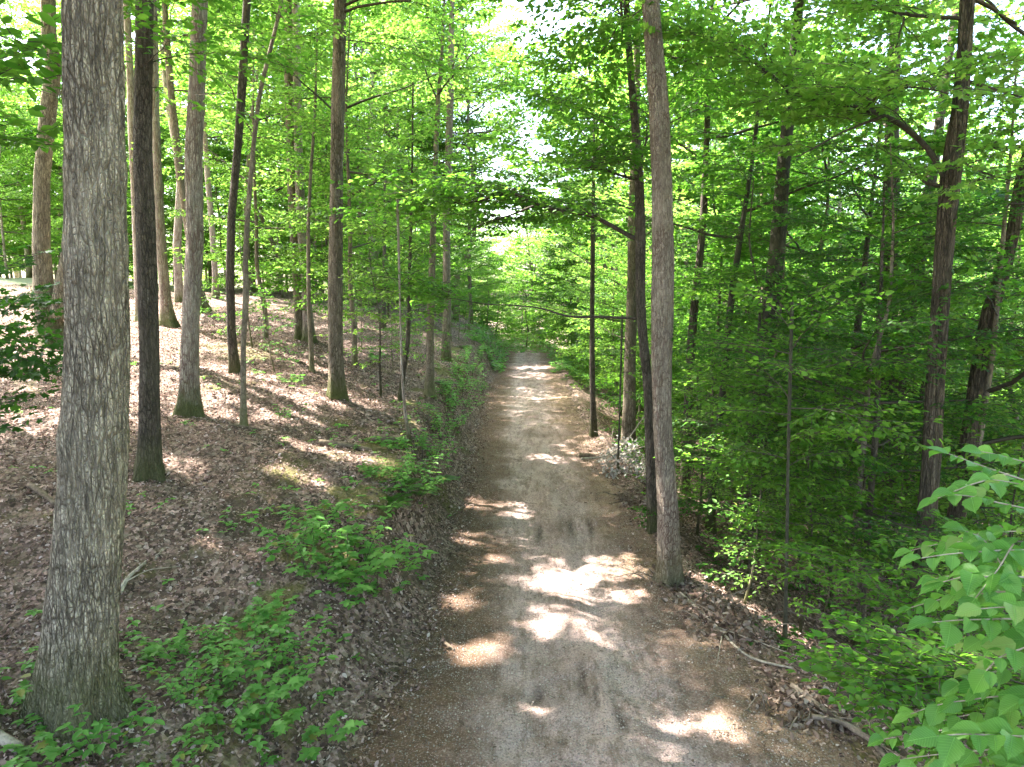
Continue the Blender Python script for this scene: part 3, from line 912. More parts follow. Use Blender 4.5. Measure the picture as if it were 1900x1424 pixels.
key_tree('thin black stem standing right of the sunlit pale trunk',
         [(714, 380, 6), (713, 470, 6), (712, 560, 7), (711, 610, 8)],
         bark='bark_dark', top=8, canopy=(3.5, 8, 14, (.9, 1.6), .11), sides=10, leaf='leaf_bright')
key_tree('slender smooth tree on the bank edge with long bare forked branches',
         [(820, 100, 6), (812, 200, 8), (808, 300, 9), (804, 420, 11), (800, 560, 13), (798, 660, 14), (797, 735, 17)],
         bark='bark_smooth', top=11, canopy=(5.5, 11, 16, (1.0, 1.8), .12), sides=14, leaf='leaf_bright',
         branches=[([(808, 310), (850, 285), (900, 250), (935, 215)], 4, 1, 7, 1.0, .11), ([(810, 180), (840, 140), (880, 95)], 4, -.5, 6, 1.0, .11),
                   ([(806, 330), (860, 318), (920, 290), (960, 262)], 4, .5, 7, 1.0, .11), ([(812, 190), (790, 130), (760, 70)], 4, .6, 6, 1.0, .11)])
key_tree('grey trunk behind the slender smooth tree on the bank edge',
         [(836, 180, 12), (832, 300, 13), (828, 420, 13), (830, 560, 14), (828, 650, 16)], depth=25,
         bark='bark_brown', top=15, canopy=C_HI(9, 7, 15, (1.8, 3.2), .18), sides=16)
key_tree('thin dark sapling with a tilted lower stem at the lip of the bank',
         [(765, 300, 4), (762, 420, 5), (759, 540, 6), (757, 640, 8), (747, 700, 9), (742, 745, 10)],
         bark='bark_dark', top=7, canopy=(2.5, 7, 18, (.8, 1.5), .1), sides=10, leaf='leaf_bright', flare=.2)
key_tree('very thin pale leaning sapling rising from the cut bank beside the two logs',
         [(742, 560, 3), (744, 640, 4), (746, 700, 5), (752, 770, 6), (762, 828, 8)],
         bark='bark_pale', top=4.2, canopy=(2.2, 4.2, 12, (.6, 1.1), .09), sides=8, flare=.2, leaf='leaf_bright')

# --- right of the track
key_tree('dark slim crooked tree with a long branch arching over the track',
         [(1163, 40, 12), (1170, 140, 12), (1182, 260, 15), (1187, 350, 17), (1188, 450, 19), (1188, 560, 18), (1194, 640, 18), (1203, 720, 19), (1206, 820, 19), (1210, 910, 20), (1216, 985, 24)],
         bark='bark_dark', top=11, canopy=(6.6, 11, 16, (1.2, 2.3), .12), sides=22, leaf='leaf_mid',
         branches=[([(1184, 445), (1145, 425), (1110, 403), (1040, 393), (985, 380), (960, 352), (900, 372), (840, 376), (760, 370)], 8.5, 1.0, 60, 1.6, .115),
                   ([(1186, 590), (1130, 592), (1060, 590), (1010, 575), (960, 566), (900, 566), (845, 555)], 5.5, 2.2, 64, 1.5, .11),
                   ([(1184, 332), (1150, 326), (1120, 312), (1080, 318)], 6, -.6, 24, 1.5, .11),
                   ([(1188, 300), (1199, 270), (1200, 225)], 5, .2, 5, 1.0, .1),
                   ([(990, 383), (940, 405), (890, 415), (850, 450)], 4, .8, 10, 1.0, .1),
                   ([(1183, 260), (1130, 235), (1080, 200), (1030, 190)], 5, 1.2, 14, 1.3, .1)])
key_tree('light grey flaky trunk standing at the right edge of the track',
         [(1205, -30, 31), (1210, 60, 32), (1222, 200, 34), (1228, 330, 35), (1230, 470, 39), (1229, 540, 40), (1228, 650, 38), (1230, 800, 37), (1238, 950, 36), (1240, 1030, 37), (1241, 1082, 42)],
         bark='bark_flaky', top=17, canopy=C_HI(14, 9.5, 17), sides=60, ridges=16, flare=.28, lump=.085,
         low=[(7.2, 8.6, 6, (2.2, 3.0), .11, (110, 50))])
key_tree('dark shaggy trunk on the right with a big limb arching left',
         [(1797, -30, 27), (1790, 100, 28), (1782, 200, 30), (1768, 300, 38), (1757, 400, 36), (1746, 560, 36), (1735, 700, 36), (1728, 850, 37), (1716, 1000, 40), (1705, 1120, 44), (1697, 1235, 50)],
         depth=8.8, bark='bark_shaggy', top=15, canopy=(8.2, 15, 9, (1.8, 3.4), .15), sides=44, ridges=11, flare=.2, leaf='leaf_bright', kind='m',
         branches=[([(1752, 330), (1735, 285), (1705, 255), (1650, 217), (1600, 204), (1540, 190), (1480, 178), (1440, 150), (1400, 118), (1365, 85), (1300, 70), (1260, 92)], 11, 1.0, 34, 1.5, .1),
                   ([(1640, 214), (1590, 235), (1530, 262), (1476, 292)], 6, -.3, 2, .8, .09),
                   ([(1745, 345), (1712, 338), (1702, 325), (1688, 304)], 7, .2, 2, .8, .09),
                   ([(1786, 35), (1740, 33), (1680, 30), (1640, 16), (1600, 18)], 7, .4, 10, 1.4, .1),
                   ([(1800, 152), (1840, 165), (1880, 178), (1940, 190)], 6, .6, 8, 1.4, .1),
                   ([(1678, 32), (1668, 75), (1640, 120)], 4, .2, 6, 1.0, .1),
                   ([(1600, 204), (1640, 165), (1700, 160), (1760, 175)], 4, -1.4, 12, 1.2, .1),
                   ([(1775, 290), (1820, 320), (1880, 336)], 4, -.8, 8, 1.2, .1)])
key_tree('twisted brown trunk leaning right at the right edge of the view',
         [(1915, 260, 24), (1893, 340, 25), (1880, 430, 26), (1862, 500, 30), (1838, 575, 31), (1822, 650, 32), (1808, 740, 33), (1792, 850, 34), (1775, 950, 34), (1758, 1060, 38), (1748, 1180, 44)],
         depth=10.2, bark='bark_shaggy', top=13, canopy=(7, 13, 14, (1.6, 2.8), .14), sides=32, ridges=9, leaf='leaf_bright', kind='m',
         low=[(4.5, 7, 8, (1.2, 2.2), .1, None)])
key_tree('smooth straight dark grey trunk deep among the leaves right of the track',
         [(1480, 40, 18), (1470, 150, 20), (1452, 320, 24), (1445, 420, 27), (1430, 570, 31), (1420, 680, 30), (1410, 800, 32), (1398, 930, 34), (1388, 1060, 38)],
         depth=12.5, bark='bark_olive', top=17, canopy=(9, 17, 16, (1.8, 3.4), .16), sides=28, leaf='leaf_mid',
         low=[(3.5, 8.5, 14, (1.2, 2.2), .1, None)])
key_tree('broad dark forked trunk in the shaded hollow on the right',
         [(1646, 600, 40), (1646, 700, 42), (1645, 800, 44), (1640, 950, 46), (1636, 1040, 50)],
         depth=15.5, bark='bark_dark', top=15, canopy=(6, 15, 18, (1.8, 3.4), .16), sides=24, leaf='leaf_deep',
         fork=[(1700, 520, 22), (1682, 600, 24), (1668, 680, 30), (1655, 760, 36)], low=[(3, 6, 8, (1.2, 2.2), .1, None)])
key_tree('leaning dark pole trunk left of the broad forked trunk in the hollow',
         [(1592, 600, 14), (1580, 680, 15), (1568, 770, 16), (1558, 860, 17), (1545, 980, 18), (1536, 1060, 20)],
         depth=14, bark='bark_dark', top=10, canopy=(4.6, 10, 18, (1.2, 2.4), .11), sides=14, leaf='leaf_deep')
key_tree('slim dark trunk curving up behind the light flaky trunk',
         [(1310, 290, 11), (1305, 400, 13), (1298, 480, 14), (1287, 580, 15), (1281, 660, 16), (1276, 760, 17), (1272, 860, 18)],
         depth=16, bark='bark_dark', top=13, canopy=(5.5, 13, 18, (1.4, 2.8), .13), sides=16, leaf='leaf_mid')
key_tree('slim greenish trunk between the flaky trunk and the smooth dark grey trunk',
         [(1396, 300, 7), (1378, 410, 9), (1362, 520, 12), (1352, 600, 13), (1345, 690, 13), (1336, 780, 14), (1326, 880, 15), (1318, 960, 17)],
         depth=13, bark='bark_olive', top=11, canopy=(4.0, 11, 22, (1.2, 2.4), .11), sides=16, leaf='leaf_mid')
key_tree('thin dark upright trunk left of the slim crooked tree by the track',
         [(1100, 440, 8), (1099, 560, 9), (1099, 660, 10), (1100, 740, 11), (1101, 800, 13)], depth=19.0,
         bark='bark_dark', top=9, canopy=(4.5, 9, 18, (1.0, 2.0), .12), sides=12, leaf='leaf_bright')
key_tree('stout pale trunk half hidden behind the slim crooked tree by the track',
         [(1172, 560, 20), (1170, 650, 22), (1168, 740, 24), (1166, 800, 26)], depth=17.5,
         bark='bark_brown', top=14, canopy=(6.5, 14, 16, (1.4, 2.8), .15), sides=20, leaf='leaf_mid')
key_tree('very thin pole sapling on the shaded verge right of the track',
         [(1462, 860, 6), (1461, 960, 7), (1459, 1060, 7), (1457, 1150, 8), (1455, 1238, 10)], depth=8.2,
         bark='bark_olive', top=4.4, canopy=(2.4, 4.4, 14, (.7, 1.3), .09), sides=10, leaf='leaf_mid')
key_tree('short thin stem in front of the bright brush heap beside the track',
         [(1150, 760, 3), (1148, 820, 4), (1146, 880, 5)], depth=15.0,
         bark='bark_dark', top=3.4, canopy=(1.8, 3.4, 10, (.5, 1.0), .09), sides=8, leaf='leaf_bright')

# ------------------------------------------------------------------ filling trees: prototypes copied through the wood
PACK = {}
def proto(name, Ht, r, z0, nl, Lr, s, seed, bark, leaf, kind='o', prof='dome', elev=(5, 35), sides=10):
    rg = np.random.default_rng(seed)
    n = 8
    z = np.linspace(-.4, Ht, n)
    dx = np.cumsum(rg.normal(0, .012 * Ht, (n, 2)), 0)
    dx[:2] = 0
    pts = np.concatenate([dx, z[:, None]], 1)
    rad = r * (1 - .85 * np.clip(z / Ht, 0, 1))
    root = empty(name, (0, 0, 0))
    tube_obj('trunk', pts, rad, M[bark], root, sides=sides, seed=seed, flare=.35)
    cen = lambda q: np.array([np.interp(q, z, pts[:, i]) for i in range(3)])
    pk = crown(cen, z0, Ht, nl, Lr, s, seed, prof, elev)
    fol_mesh('crown', pk, kind, [M[leaf], M['twig']], root)
    PACK[root.name] = (pk, kind, leaf)
    return root

PROTO = {
    'tall': [lambda: proto('forest_tree', 19, .17, 7.0, 26, (2.4, 4.4), .22, 101, 'bark_pale', 'leaf_bright', 'q'),
             lambda: proto('forest_tree', 17, .14, 6.0, 24, (2.2, 4.0), .22, 102, 'bark_brown', 'leaf_bright', 'q'),
             lambda: proto('forest_tree', 20, .19, 8.0, 26, (2.4, 4.6), .22, 103, 'bark_brown', 'leaf_mid', 'q')],
    'under': [lambda: proto('understory_tree', 8.5, .07, 1.6, 40, (1.2, 2.6), .125, 201, 'bark_smooth', 'leaf_bright', 'o', 'dome', (0, 25)),
              lambda: proto('understory_tree', 7.0, .06, 1.2, 36, (1.0, 2.3), .12, 202, 'bark_dark', 'leaf_mid', 'o', 'dome', (0, 25)),
              lambda: proto('understory_tree', 9.5, .08, 2.4, 40, (1.2, 2.6), .125, 203, 'bark_brown', 'leaf_mid', 'm', 'dome', (0, 25))],
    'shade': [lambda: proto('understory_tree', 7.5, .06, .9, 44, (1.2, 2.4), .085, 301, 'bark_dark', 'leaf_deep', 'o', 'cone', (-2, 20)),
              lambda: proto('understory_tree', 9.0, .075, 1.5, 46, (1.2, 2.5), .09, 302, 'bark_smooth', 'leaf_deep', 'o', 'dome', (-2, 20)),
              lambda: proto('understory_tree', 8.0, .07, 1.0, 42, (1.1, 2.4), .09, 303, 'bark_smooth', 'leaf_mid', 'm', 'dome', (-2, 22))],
    'far': [lambda: proto('background_tree', 12, .09, .7, 40, (1.8, 3.4), .19, 601, 'bark_smooth', 'leaf_bright', 'q', 'dome', (0, 30)),
            lambda: proto('background_tree', 10, .08, .5, 36, (1.6, 3.2), .18, 602, 'bark_pale', 'leaf_bright', 'q', 'dome', (0, 30)),
            lambda: proto('background_tree', 14, .11, 1.5, 44, (1.8, 3.4), .2, 603, 'bark_brown', 'leaf_mid', 'q', 'dome', (0, 30))],
    'low': [lambda: proto('low_tree', 6.5, .06, .3, 40, (1.2, 2.6), .15, 701, 'bark_smooth', 'leaf_mid', 'q', 'cone', (-5, 25)),
            lambda: proto('low_tree', 5.5, .05, .2, 36, (1.2, 2.4), .14, 702, 'bark_smooth', 'leaf_bright', 'q', 'cone', (-5, 25))],
    'sapling': [lambda: proto('sapling', 3.2, .022, .5, 20, (.6, 1.2), .09, 401, 'bark_smooth', 'leaf_mid', 'o', 'cone', (0, 30)),
                lambda: proto('sapling', 2.4, .018, .35, 16, (.5, 1.0), .085, 402, 'bark_smooth', 'leaf_herb', 'o', 'cone', (0, 30)),
                lambda: proto('sapling', 4.2, .03, .9, 24, (.6, 1.4), .09, 403, 'bark_dark', 'leaf_bright', 'o', 'dome', (0, 30))],
}
_made = {}
def put(kind, x, y, sc, label, cat, group, rg, var=None, carve=False):
    v = int(rg.integers(len(PROTO[kind]))) if var is None else var
    if (kind, v) not in _made:
        o = _made[(kind, v)] = PROTO[kind][v]()
    else:
        o = copy_tree(_made[(kind, v)])
    o.location = (x, y, float(Z(x, y)) - .02)
    o.rotation_euler = (rg.normal(0, .025), rg.normal(0, .025), rg.uniform(0, 6.28))
    o.scale = (sc, sc, sc * rg.uniform(.92, 1.1))
    tag(o, label, cat, group)
    if carve:         # its own crown, cut open so the sun comes through to chosen ground
        pk, kd, leaf = PACK[_made[(kind, v)].name]
        bpy.context.view_layer.update()
        Mx = np.array(o.matrix_world)
        A = Mx[:3, :3]; t = Mx[:3, 3]
        wp, wa, wb = pk[0] @ A.T + t, pk[4] @ A.T + t, pk[5] @ A.T + t
        k, k2 = keep(wp), keep((wa + wb) / 2)
        q = [a[k] for a in pk[:4]] + [a[k2] for a in pk[4:]]
        old = [c for c in o.children if c.name.startswith('crown')][0]
        if _made[(kind, v)] is not o:
            bpy.data.objects.remove(old)
            fol_mesh('crown', q, kd, [M[leaf], M['twig']], o)
    return o

USED = []
def scatter(n, xr_, yr_, kinds, scr, label, cat, group, seed, mind, clear=2.6, cond=None, carve=False):
    rg = np.random.default_rng(seed)
    k = tries = 0
    while k < n and tries < n * 60:
        tries += 1
        x, y = rg.uniform(*xr_), rg.uniform(*yr_)
        u = x - float(road_x(y))
        if abs(u) < clear and y < 60: continue
        if cond and not cond(x, y): continue
        if any((x - a) ** 2 + (y - b) ** 2 < mind ** 2 for a, b in USED): continue
        USED.append((x, y))
        kd = kinds[int(rg.integers(len(kinds)))]
        put(kd, x, y, rg.uniform(*scr), label, cat, group, rg, carve=carve)
        k += 1

scatter(12, (-34, -7), (23, 50), ['tall'], (.8, 1.05), 'tall tree with bright leaves standing far back on the left slope', 'tree', 'trees far back on the left slope', 1, 2.2,
        cond=lambda x, y: x > -.85 * y and not (x < -14 and y < 30))
scatter(26, (-7, -2.0), (15, 42), ['under', 'sapling', 'sapling'], (.7, 1.05), 'young tree with bright leaves growing along the top of the left bank', 'tree', 'young trees along the left bank', 2, 1.6, clear=3.0, carve=True)
scatter(46, (-50, -6), (33, 62), ['far'], (.75, 1.1), 'bright leafy tree in the background beyond the crest of the left slope', 'tree', 'leafy trees beyond the crest', 11, 1.9, clear=4,
        cond=lambda x, y: x > -.85 * y)
scatter(24, (-11, 14), (49, 64), ['low', 'far'], (.75, .98), 'leafy tree closing the far end of the track', 'tree', 'trees closing the end of the track', 3, 1.5, clear=0,
        cond=lambda x, y: y > 46 + abs(x - 2) * .1)
scatter(16, (-8, 14), (66, 84), ['far'], (.95, 1.25), 'leafy tree behind the far end of the track', 'tree', 'trees behind the end of the track', 12, 2.0, clear=0)
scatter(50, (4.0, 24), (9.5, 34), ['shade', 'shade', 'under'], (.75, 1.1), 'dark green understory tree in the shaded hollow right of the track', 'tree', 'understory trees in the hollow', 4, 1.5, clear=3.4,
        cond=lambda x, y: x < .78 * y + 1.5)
scatter(8, (-9, -2.6), (34, 60), ['tall'], (.85, 1.05), 'tall tree on the left of the track near its far end', 'tree', 'tall trees left of the far track', 13, 2.0, clear=3, carve=True)
scatter(8, (4.4, 11), (32, 60), ['tall'], (.85, 1.05), 'tall tree on the right of the track near its far end', 'tree', 'tall trees right of the far track', 14, 2.0, clear=3.2)
scatter(26, (2.8, 9), (17, 46), ['under', 'sapling', 'low'], (.6, .95), 'bushy young tree lining the right edge of the track farther on', 'tree', 'young trees along the right edge', 5, 1.3, clear=2.7)
scatter(36, (5, 46), (26, 62), ['far', 'far', 'tall'], (.85, 1.1), 'tall leafy tree among the far leaves right of the track', 'tree', 'far trees right of the track', 6, 2.1, clear=4.5, cond=lambda x, y: x < .85 * y)
scatter(60, (-75, 80), (64, 110), ['far', 'tall', 'far'], (.9, 1.35), 'distant tree in the bright background of the wood', 'tree', 'distant background trees', 7, 3.0, clear=0,
        cond=lambda x, y: not (-4 < x < 14) and abs(x) < .85 * y)
scatter(26, (2.9, 8.5), (5.5, 15), ['sapling'], (.6, 1.0), 'leafy green sapling on the slope below the right verge', 'sapling', 'saplings below the right verge', 8, .7, clear=2.5,
        cond=lambda x, y: x > 2.7 and x < .8 * y + .5 and not (.44 < x / y < .72 and y < 9.8))
# trees beside and behind the camera whose canopy shades the foreground
scatter(13, (-16, -5), (-3, 15), ['tall'], (.85, 1.0), 'tall tree beside the viewpoint shading the left bank', 'tree', 'trees beside the viewpoint', 9, 2.6, clear=5,
        cond=lambda x, y: x < -.8 * y - 1.6, carve=True)
scatter(4, (6, 13), (-4, 5), ['tall'], (.8, 1.0), 'tall tree beside the viewpoint shading the right verge', 'tree', 'trees beside the viewpoint on the right', 10, 2.6, clear=5,
        cond=lambda x, y: x > .8 * y + 3.5)

# ------------------------------------------------------------------ leaf litter, gravel, ground cover
def scatter_pts(n, xa, xb, ya, yb, seed, near=1.6):
    rg = np.random.default_rng(seed)
    y = ya + (yb - ya) * rg.random(n) ** near
    x = rg.uniform(xa, xb, n)
    ok = np.abs(x) < .78 * y + 1.0
    return x[ok], y[ok], rg

def flat_leaves(name, x, y, lift, size, mat, rg, tilt=.5, kind='o'):
    z = Z(x, y) + lift
    inr = (x > road_l(y)) & (x < road_r(y))
    z = np.where(inr, np.maximum(z, 0) + lift + .012, z)
    n = len(x)
    P = np.stack([x, y, z + rg.uniform(0, .02, n)], -1)
    a = rg.uniform(0, 6.283, n)
    N = norm(np.stack([rg.normal(0, tilt, n), rg.normal(0, tilt, n), np.ones(n)], -1))
    D = norm(np.stack([np.cos(a), np.sin(a), rg.normal(0, tilt * .6, n)], -1))
    S = size * rg.uniform(.4, 1.0, n) * np.where(rg.random(n) < .12, 1.9, 1.1)
    e = np.zeros((0, 3)); e1 = np.zeros(0)
    T, _ = LEAF[kind]
    P = P - D * (S * .5)[:, None]
    return fol_mesh(name, [P, D, N, S, e, e, e1, e1], kind, [mat, mat], None)

x, y, rg = scatter_pts(430000, -20, 0.2, 3.0, 30, 21, 1.5)
k = (x < road_l(y) + .12 * rg.normal(size=len(x)) + .1) & (wav(x, y, 1.3, 6, 12) + .5 * wav(x, y, .45, 6, 4) + rg.normal(0, .35, len(x)) < .75) & (rg.random(len(x)) > 1.1 * MOSS(x, y))
o = flat_leaves('fallen_leaves', x[k], y[k], .014, .041, M['litter'], rg, .85)
tag(o, 'brown fallen leaves covering the left slope', 'leaf litter', kind='stuff')
x, y, rg = scatter_pts(80000, 1.7, 12, 3.0, 24, 22, 1.4)
k = (x > road_r(y) + .16 * rg.normal(size=len(x)) - .1)
o = flat_leaves('fallen_leaves', x[k], y[k], .014, .041, M['litter'], rg, .85)
tag(o, 'brown fallen leaves on the verge and slope right of the track', 'leaf litter', kind='stuff')
x, y, rg = scatter_pts(9000, -1.4, 2.9, 3.5, 40, 23, 1.3)
d = np.minimum(np.abs(x - road_l(y)), np.abs(x - road_r(y)))
k = rg.random(len(x)) < (np.exp(-d / .25) * .9 + .1 + .1 * (wav(x, y, 1.5, 5, 3) > .75))
o = flat_leaves('fallen_leaves', x[k], y[k], .004, .042, M['dead_leaf'], rg, .35)
tag(o, 'scattered dead leaves and bark bits lying on the gravel track', 'leaf litter', kind='stuff')

def gravel():
    x, y, rg = scatter_pts(70000, -1.0, 2.7, 4.5, 18, 24, 1.6)
    k = (x > road_l(y)) & (x < road_r(y) + .1)
    k &= (wav(x, y, 1.4, 5, 7) + rg.normal(0, .5, len(x))) > -.1
    x, y = x[k], y[k]; n = len(x)
    octv = np.array([(1, 0, 0), (0, 1, 0), (-1, 0, 0), (0, -1, 0), (0, 0, .8), (0, 0, -.8)], float)
    octf = np.array([(0, 1, 4), (1, 2, 4), (2, 3, 4), (3, 0, 4), (1, 0, 5), (2, 1, 5), (3, 2, 5), (0, 3, 5)])
    S = .0035 + .0095 * rg.random(n) ** 4
    V = octv[None] * S[:, None, None] * rg.uniform(.6, 1.35, (n, 6, 1))
    a = rg.uniform(0, 6.28, n); c, s = np.cos(a)[:, None], np.sin(a)[:, None]
    V = np.stack([V[..., 0] * c - V[..., 1] * s, V[..., 0] * s + V[..., 1] * c, V[..., 2]], -1)
    V += np.stack([x, y, np.full(n, .003)], -1)[:, None]
    f = (np.arange(n)[:, None, None] * 6 + octf[None]).reshape(-1, 3)
    o = mesh_obj('gravel', V.reshape(-1, 3), [(f, 0)], [M['stone']])
    tag(o, 'loose gravel stones strewn over the track', 'gravel', kind='stuff')
gravel()

def herbs(name, n, xa, xb, ya, yb, seed, cond, hgt, s, label, mat='leaf_herb'):
    x, y, rg = scatter_pts(n, xa, xb, ya, yb, seed, 1.4)
    k = cond(x, y, rg)
    x, y = x[k], y[k]
    f = Fol()
    for px, py in zip(x, y):
        z = float(Z(px, py))
        h = hgt * rg.uniform(.35, 1.2)
        top = np.array([px + rg.normal(0, .03), py + rg.normal(0, .03), z + h])
        f.seg(np.array([px, py, z - .01]), top, .002, .0012)
        m = int(rg.integers(3, 7))
        a0 = rg.uniform(0, 6.28)
        for j in range(m):
            a = a0 + j * 6.283 / m + rg.normal(0, .3)
            d = np.array([math.cos(a), math.sin(a), rg.uniform(-.3, .25)])
            f.leaf(top - np.array([0, 0, rg.uniform(0, h * .5)]), norm(d), norm(np.array([0, 0, 1]) + rg.normal(0, .25, 3)), s * rg.uniform(.6, 1.3))
    o = fol_mesh(name, f.pack(), 'o', [M[mat], M['twig']], None)
    tag(o, label, 'ground cover', kind='stuff')

herbs('ground_cover', 6500, -16, -.4, 3.4, 24, 31,
      lambda x, y, rg: (x < road_l(y) - .15) & ((wav(x, y, 2.6, 6, 4) + .9 * np.exp(-((x - road_l(y) + 1.2) / .9) ** 2) - .035 * (y - 5) + rg.normal(0, .25, len(x))) > .42),
      .09, .075, 'low green seedlings creeping through the fallen leaves on the left slope')
herbs('ground_cover', 2200, 2.2, 12, 4, 24, 32,
      lambda x, y, rg: (x > road_r(y) + .25) & ((wav(x, y, 2.0, 6, 9) + rg.normal(0, .3, len(x))) > .1),
      .14, .085, 'low green plants on the slope below the right verge', 'leaf_deep')
herbs('ground_cover', 2600, -2.2, 4.5, 34, 62, 33,
      lambda x, y, rg: (np.abs(x - road_x(y)) > 1.2) | (y > 45), .3, .16, 'bright green weeds where the track ends')

# --- leafy plants on the bank: prototypes, then copies
def herb_plant(name, n_st, h, s, seed, mat, kind='o', spread=.5):
    rg = np.random.default_rng(seed)
    root = empty(name, (0, 0, 0))
    st = Fol(); lf = Fol()
    for i in range(n_st):
        a = rg.uniform(0, 6.28); r = rg.uniform(.05, spread)
        b = np.array([math.cos(a), math.sin(a), 0]) * r * .5
        hh = h * rg.uniform(.55, 1.1)
        t = b + np.array([math.cos(a) * r * .6, math.sin(a) * r * .6, hh])
        m = (b + t) / 2 + np.array([0, 0, hh * .12])
        st.seg(b - np.array([0, 0, .05]), m, .0035, .0028); st.seg(m, t, .0028, .0015)
        nn = int(rg.integers(4, 7))
        for j in range(nn):
            v = .3 + .7 * (j + 1) / nn
            p = b * (1 - v) ** 2 + 2 * m * v * (1 - v) + t * v * v
            az = a + j * 1.57 + rg.normal(0, .3)
            for q in (0, math.pi):
                d = np.array([math.cos(az + q), math.sin(az + q), rg.uniform(-.35, .2)])
                lf.leaf(p, norm(d), norm(np.array([0, 0, 1]) + rg.normal(0, .22, 3)), s * rg.uniform(.65, 1.2) * (1.1 - .3 * v))
        lf.leaf(t, norm(np.array([math.cos(a), math.sin(a), -.1])), np.array([0, 0, 1.]), s)
    p = lf.pack()[:4] + st.pack()[4:]
    fol_mesh('foliage', p, kind, [M[mat], M['twig']], root)
    return root

def fern(name, n, L, seed):
    rg = np.random.default_rng(seed)
    root = empty(name, (0, 0, 0))
    f = Fol(); specs = []
    for i in range(n):
        a = i * 6.283 / n + rg.normal(0, .25)
        l = L * rg.uniform(.7, 1.1)
        tt = np.linspace(0, 1, 9)
        rr = l * tt * .85; zz = l * (.75 * tt - .55 * tt ** 2.2)
        pts = np.stack([np.cos(a) * rr, np.sin(a) * rr, zz], -1)
        specs.append((pts, .004 * (1 - .8 * tt)))
        for v in np.linspace(.15, .98, 20):
            k = min(int(v * 8), 7); w = v * 8 - k
            p = pts[k] * (1 - w) + pts[k + 1] * w
            d = norm(pts[k + 1] - pts[k])
            side = np.array([-math.sin(a), math.cos(a), 0])
            for q in (-1, 1):
                f.leaf(p, norm(side * q + d * .35), norm(np.array([0, 0, 1]) + rg.normal(0, .12, 3)), l * .27 * math.sin(math.pi * min(1, .12 + v * .86)))
    T = LEAF['q'][0].copy()
    fol_mesh('frond', f.pack(), 'slim', [M['fern'], M['twig']], root)
    multi_tube('stalk', specs, M['twig'], root, sides=4, lump=0, step=.06)
    return root
LEAF['slim'] = (np.array([(0, 0, 0), (.4, -.13, .02), (1, 0, -.04), (.4, .13, .02)]), np.array([[0, 1, 2, 3]]))

LEAF['slim'] = (np.array([(0, 0, 0), (.4, -.13, .02), (1, 0, -.04), (.4, .13, .02)]), np.array([[0, 1, 2, 3]]))
protoP = [herb_plant('leafy_plant', 6, .26, .085, 501, 'leaf_herb'), herb_plant('leafy_plant', 5, .2, .09, 502, 'leaf_herb', 'm'), herb_plant('leafy_plant', 8, .3, .075, 503, 'leaf_herb')]
spots = {
    'bushy green plant in the thick patch at the top of the near bank': ([(560, 1010), (600, 1030), (640, 1040), (680, 1055), (540, 1050), (590, 1070), (640, 1085), (690, 1090), (720, 1070), (660, 1120), (610, 1110), (700, 1125), (640, 985), (600, 960), (680, 1000)], 'plants in the thick bank patch'),
    'leafy green plant low on the bank near the foot of the thick trunk': ([(350, 1230), (400, 1220), (440, 1190), (480, 1180), (520, 1200), (460, 1230), (420, 1260), (510, 1240), (560, 1230), (480, 1280), (540, 1290), (370, 1270), (450, 1320), (510, 1340), (420, 1360), (480, 1385), (350, 1330)], 'plants near the thick trunk'),
    'small leafy plant at the very bottom edge below the thick trunk': ([(200, 1405), (110, 1400), (60, 1330), (30, 1290), (560, 1400)], 'plants along the bottom edge'),
    'leafy plant on the bank halfway along the near track': ([(700, 900), (740, 930), (770, 890), (800, 860), (760, 850), (820, 820), (790, 900)], 'plants halfway along the bank'),
    'small bright plant alone on the open leaf litter': ([(683, 675), (548, 718), (380, 590), (328, 520), (240, 960), (530, 790)], 'lone plants on the slope'),
    'leafy plant on the far cut bank beside the track': ([(860, 720), (880, 690), (900, 660), (870, 760), (850, 800), (905, 640), (890, 730), (830, 760)], 'plants on the far bank'),
}
rgp = np.random.default_rng(77)
ip = 0
for lab, (pts, grp) in spots.items():
    for px, py in pts:
        g = on_ground(px, py)
        o = protoP[ip] if ip < 3 else copy_tree(protoP[int(rgp.integers(3))])
        ip += 1
        o.location = (g[0], g[1], float(Z(g[0], g[1])))
        o.rotation_euler = (0, 0, rgp.uniform(0, 6.28))
        s = rgp.uniform(.8, 1.2) * (1.45 if grp == 'plants in the thick bank patch' else 1.25 if py < 940 else 1.05)
        o.scale = (s, s, s)
        tag(o, lab, 'plant', grp)
bush0 = None
for i, (px, py) in enumerate([(875, 700), (892, 670), (858, 735), (905, 650), (840, 770), (880, 640), (912, 632), (865, 680), (815, 810), (780, 860), (755, 905), (845, 705), (925, 655), (830, 745)]):
    g = on_ground(px, py)
    o = bush0 = herb_plant('bush', 22, .62, .1, 504, 'leaf_herb', spread=.8) if i == 0 else copy_tree(bush0)
    o.location = (g[0], g[1], float(Z(g[0], g[1])))
    s = .8 + .35 * ((i * 37) % 10) / 10
    o.rotation_euler = (0, 0, i * 2.1); o.scale = (s, s, s)
    tag(o, 'green bush growing on the steep cut bank left of the track', 'bush', 'bushes on the cut bank')
x, y, rg = scatter_pts(900, -13, 7, 3.4, 22, 41, 1.3)
f = Fol()
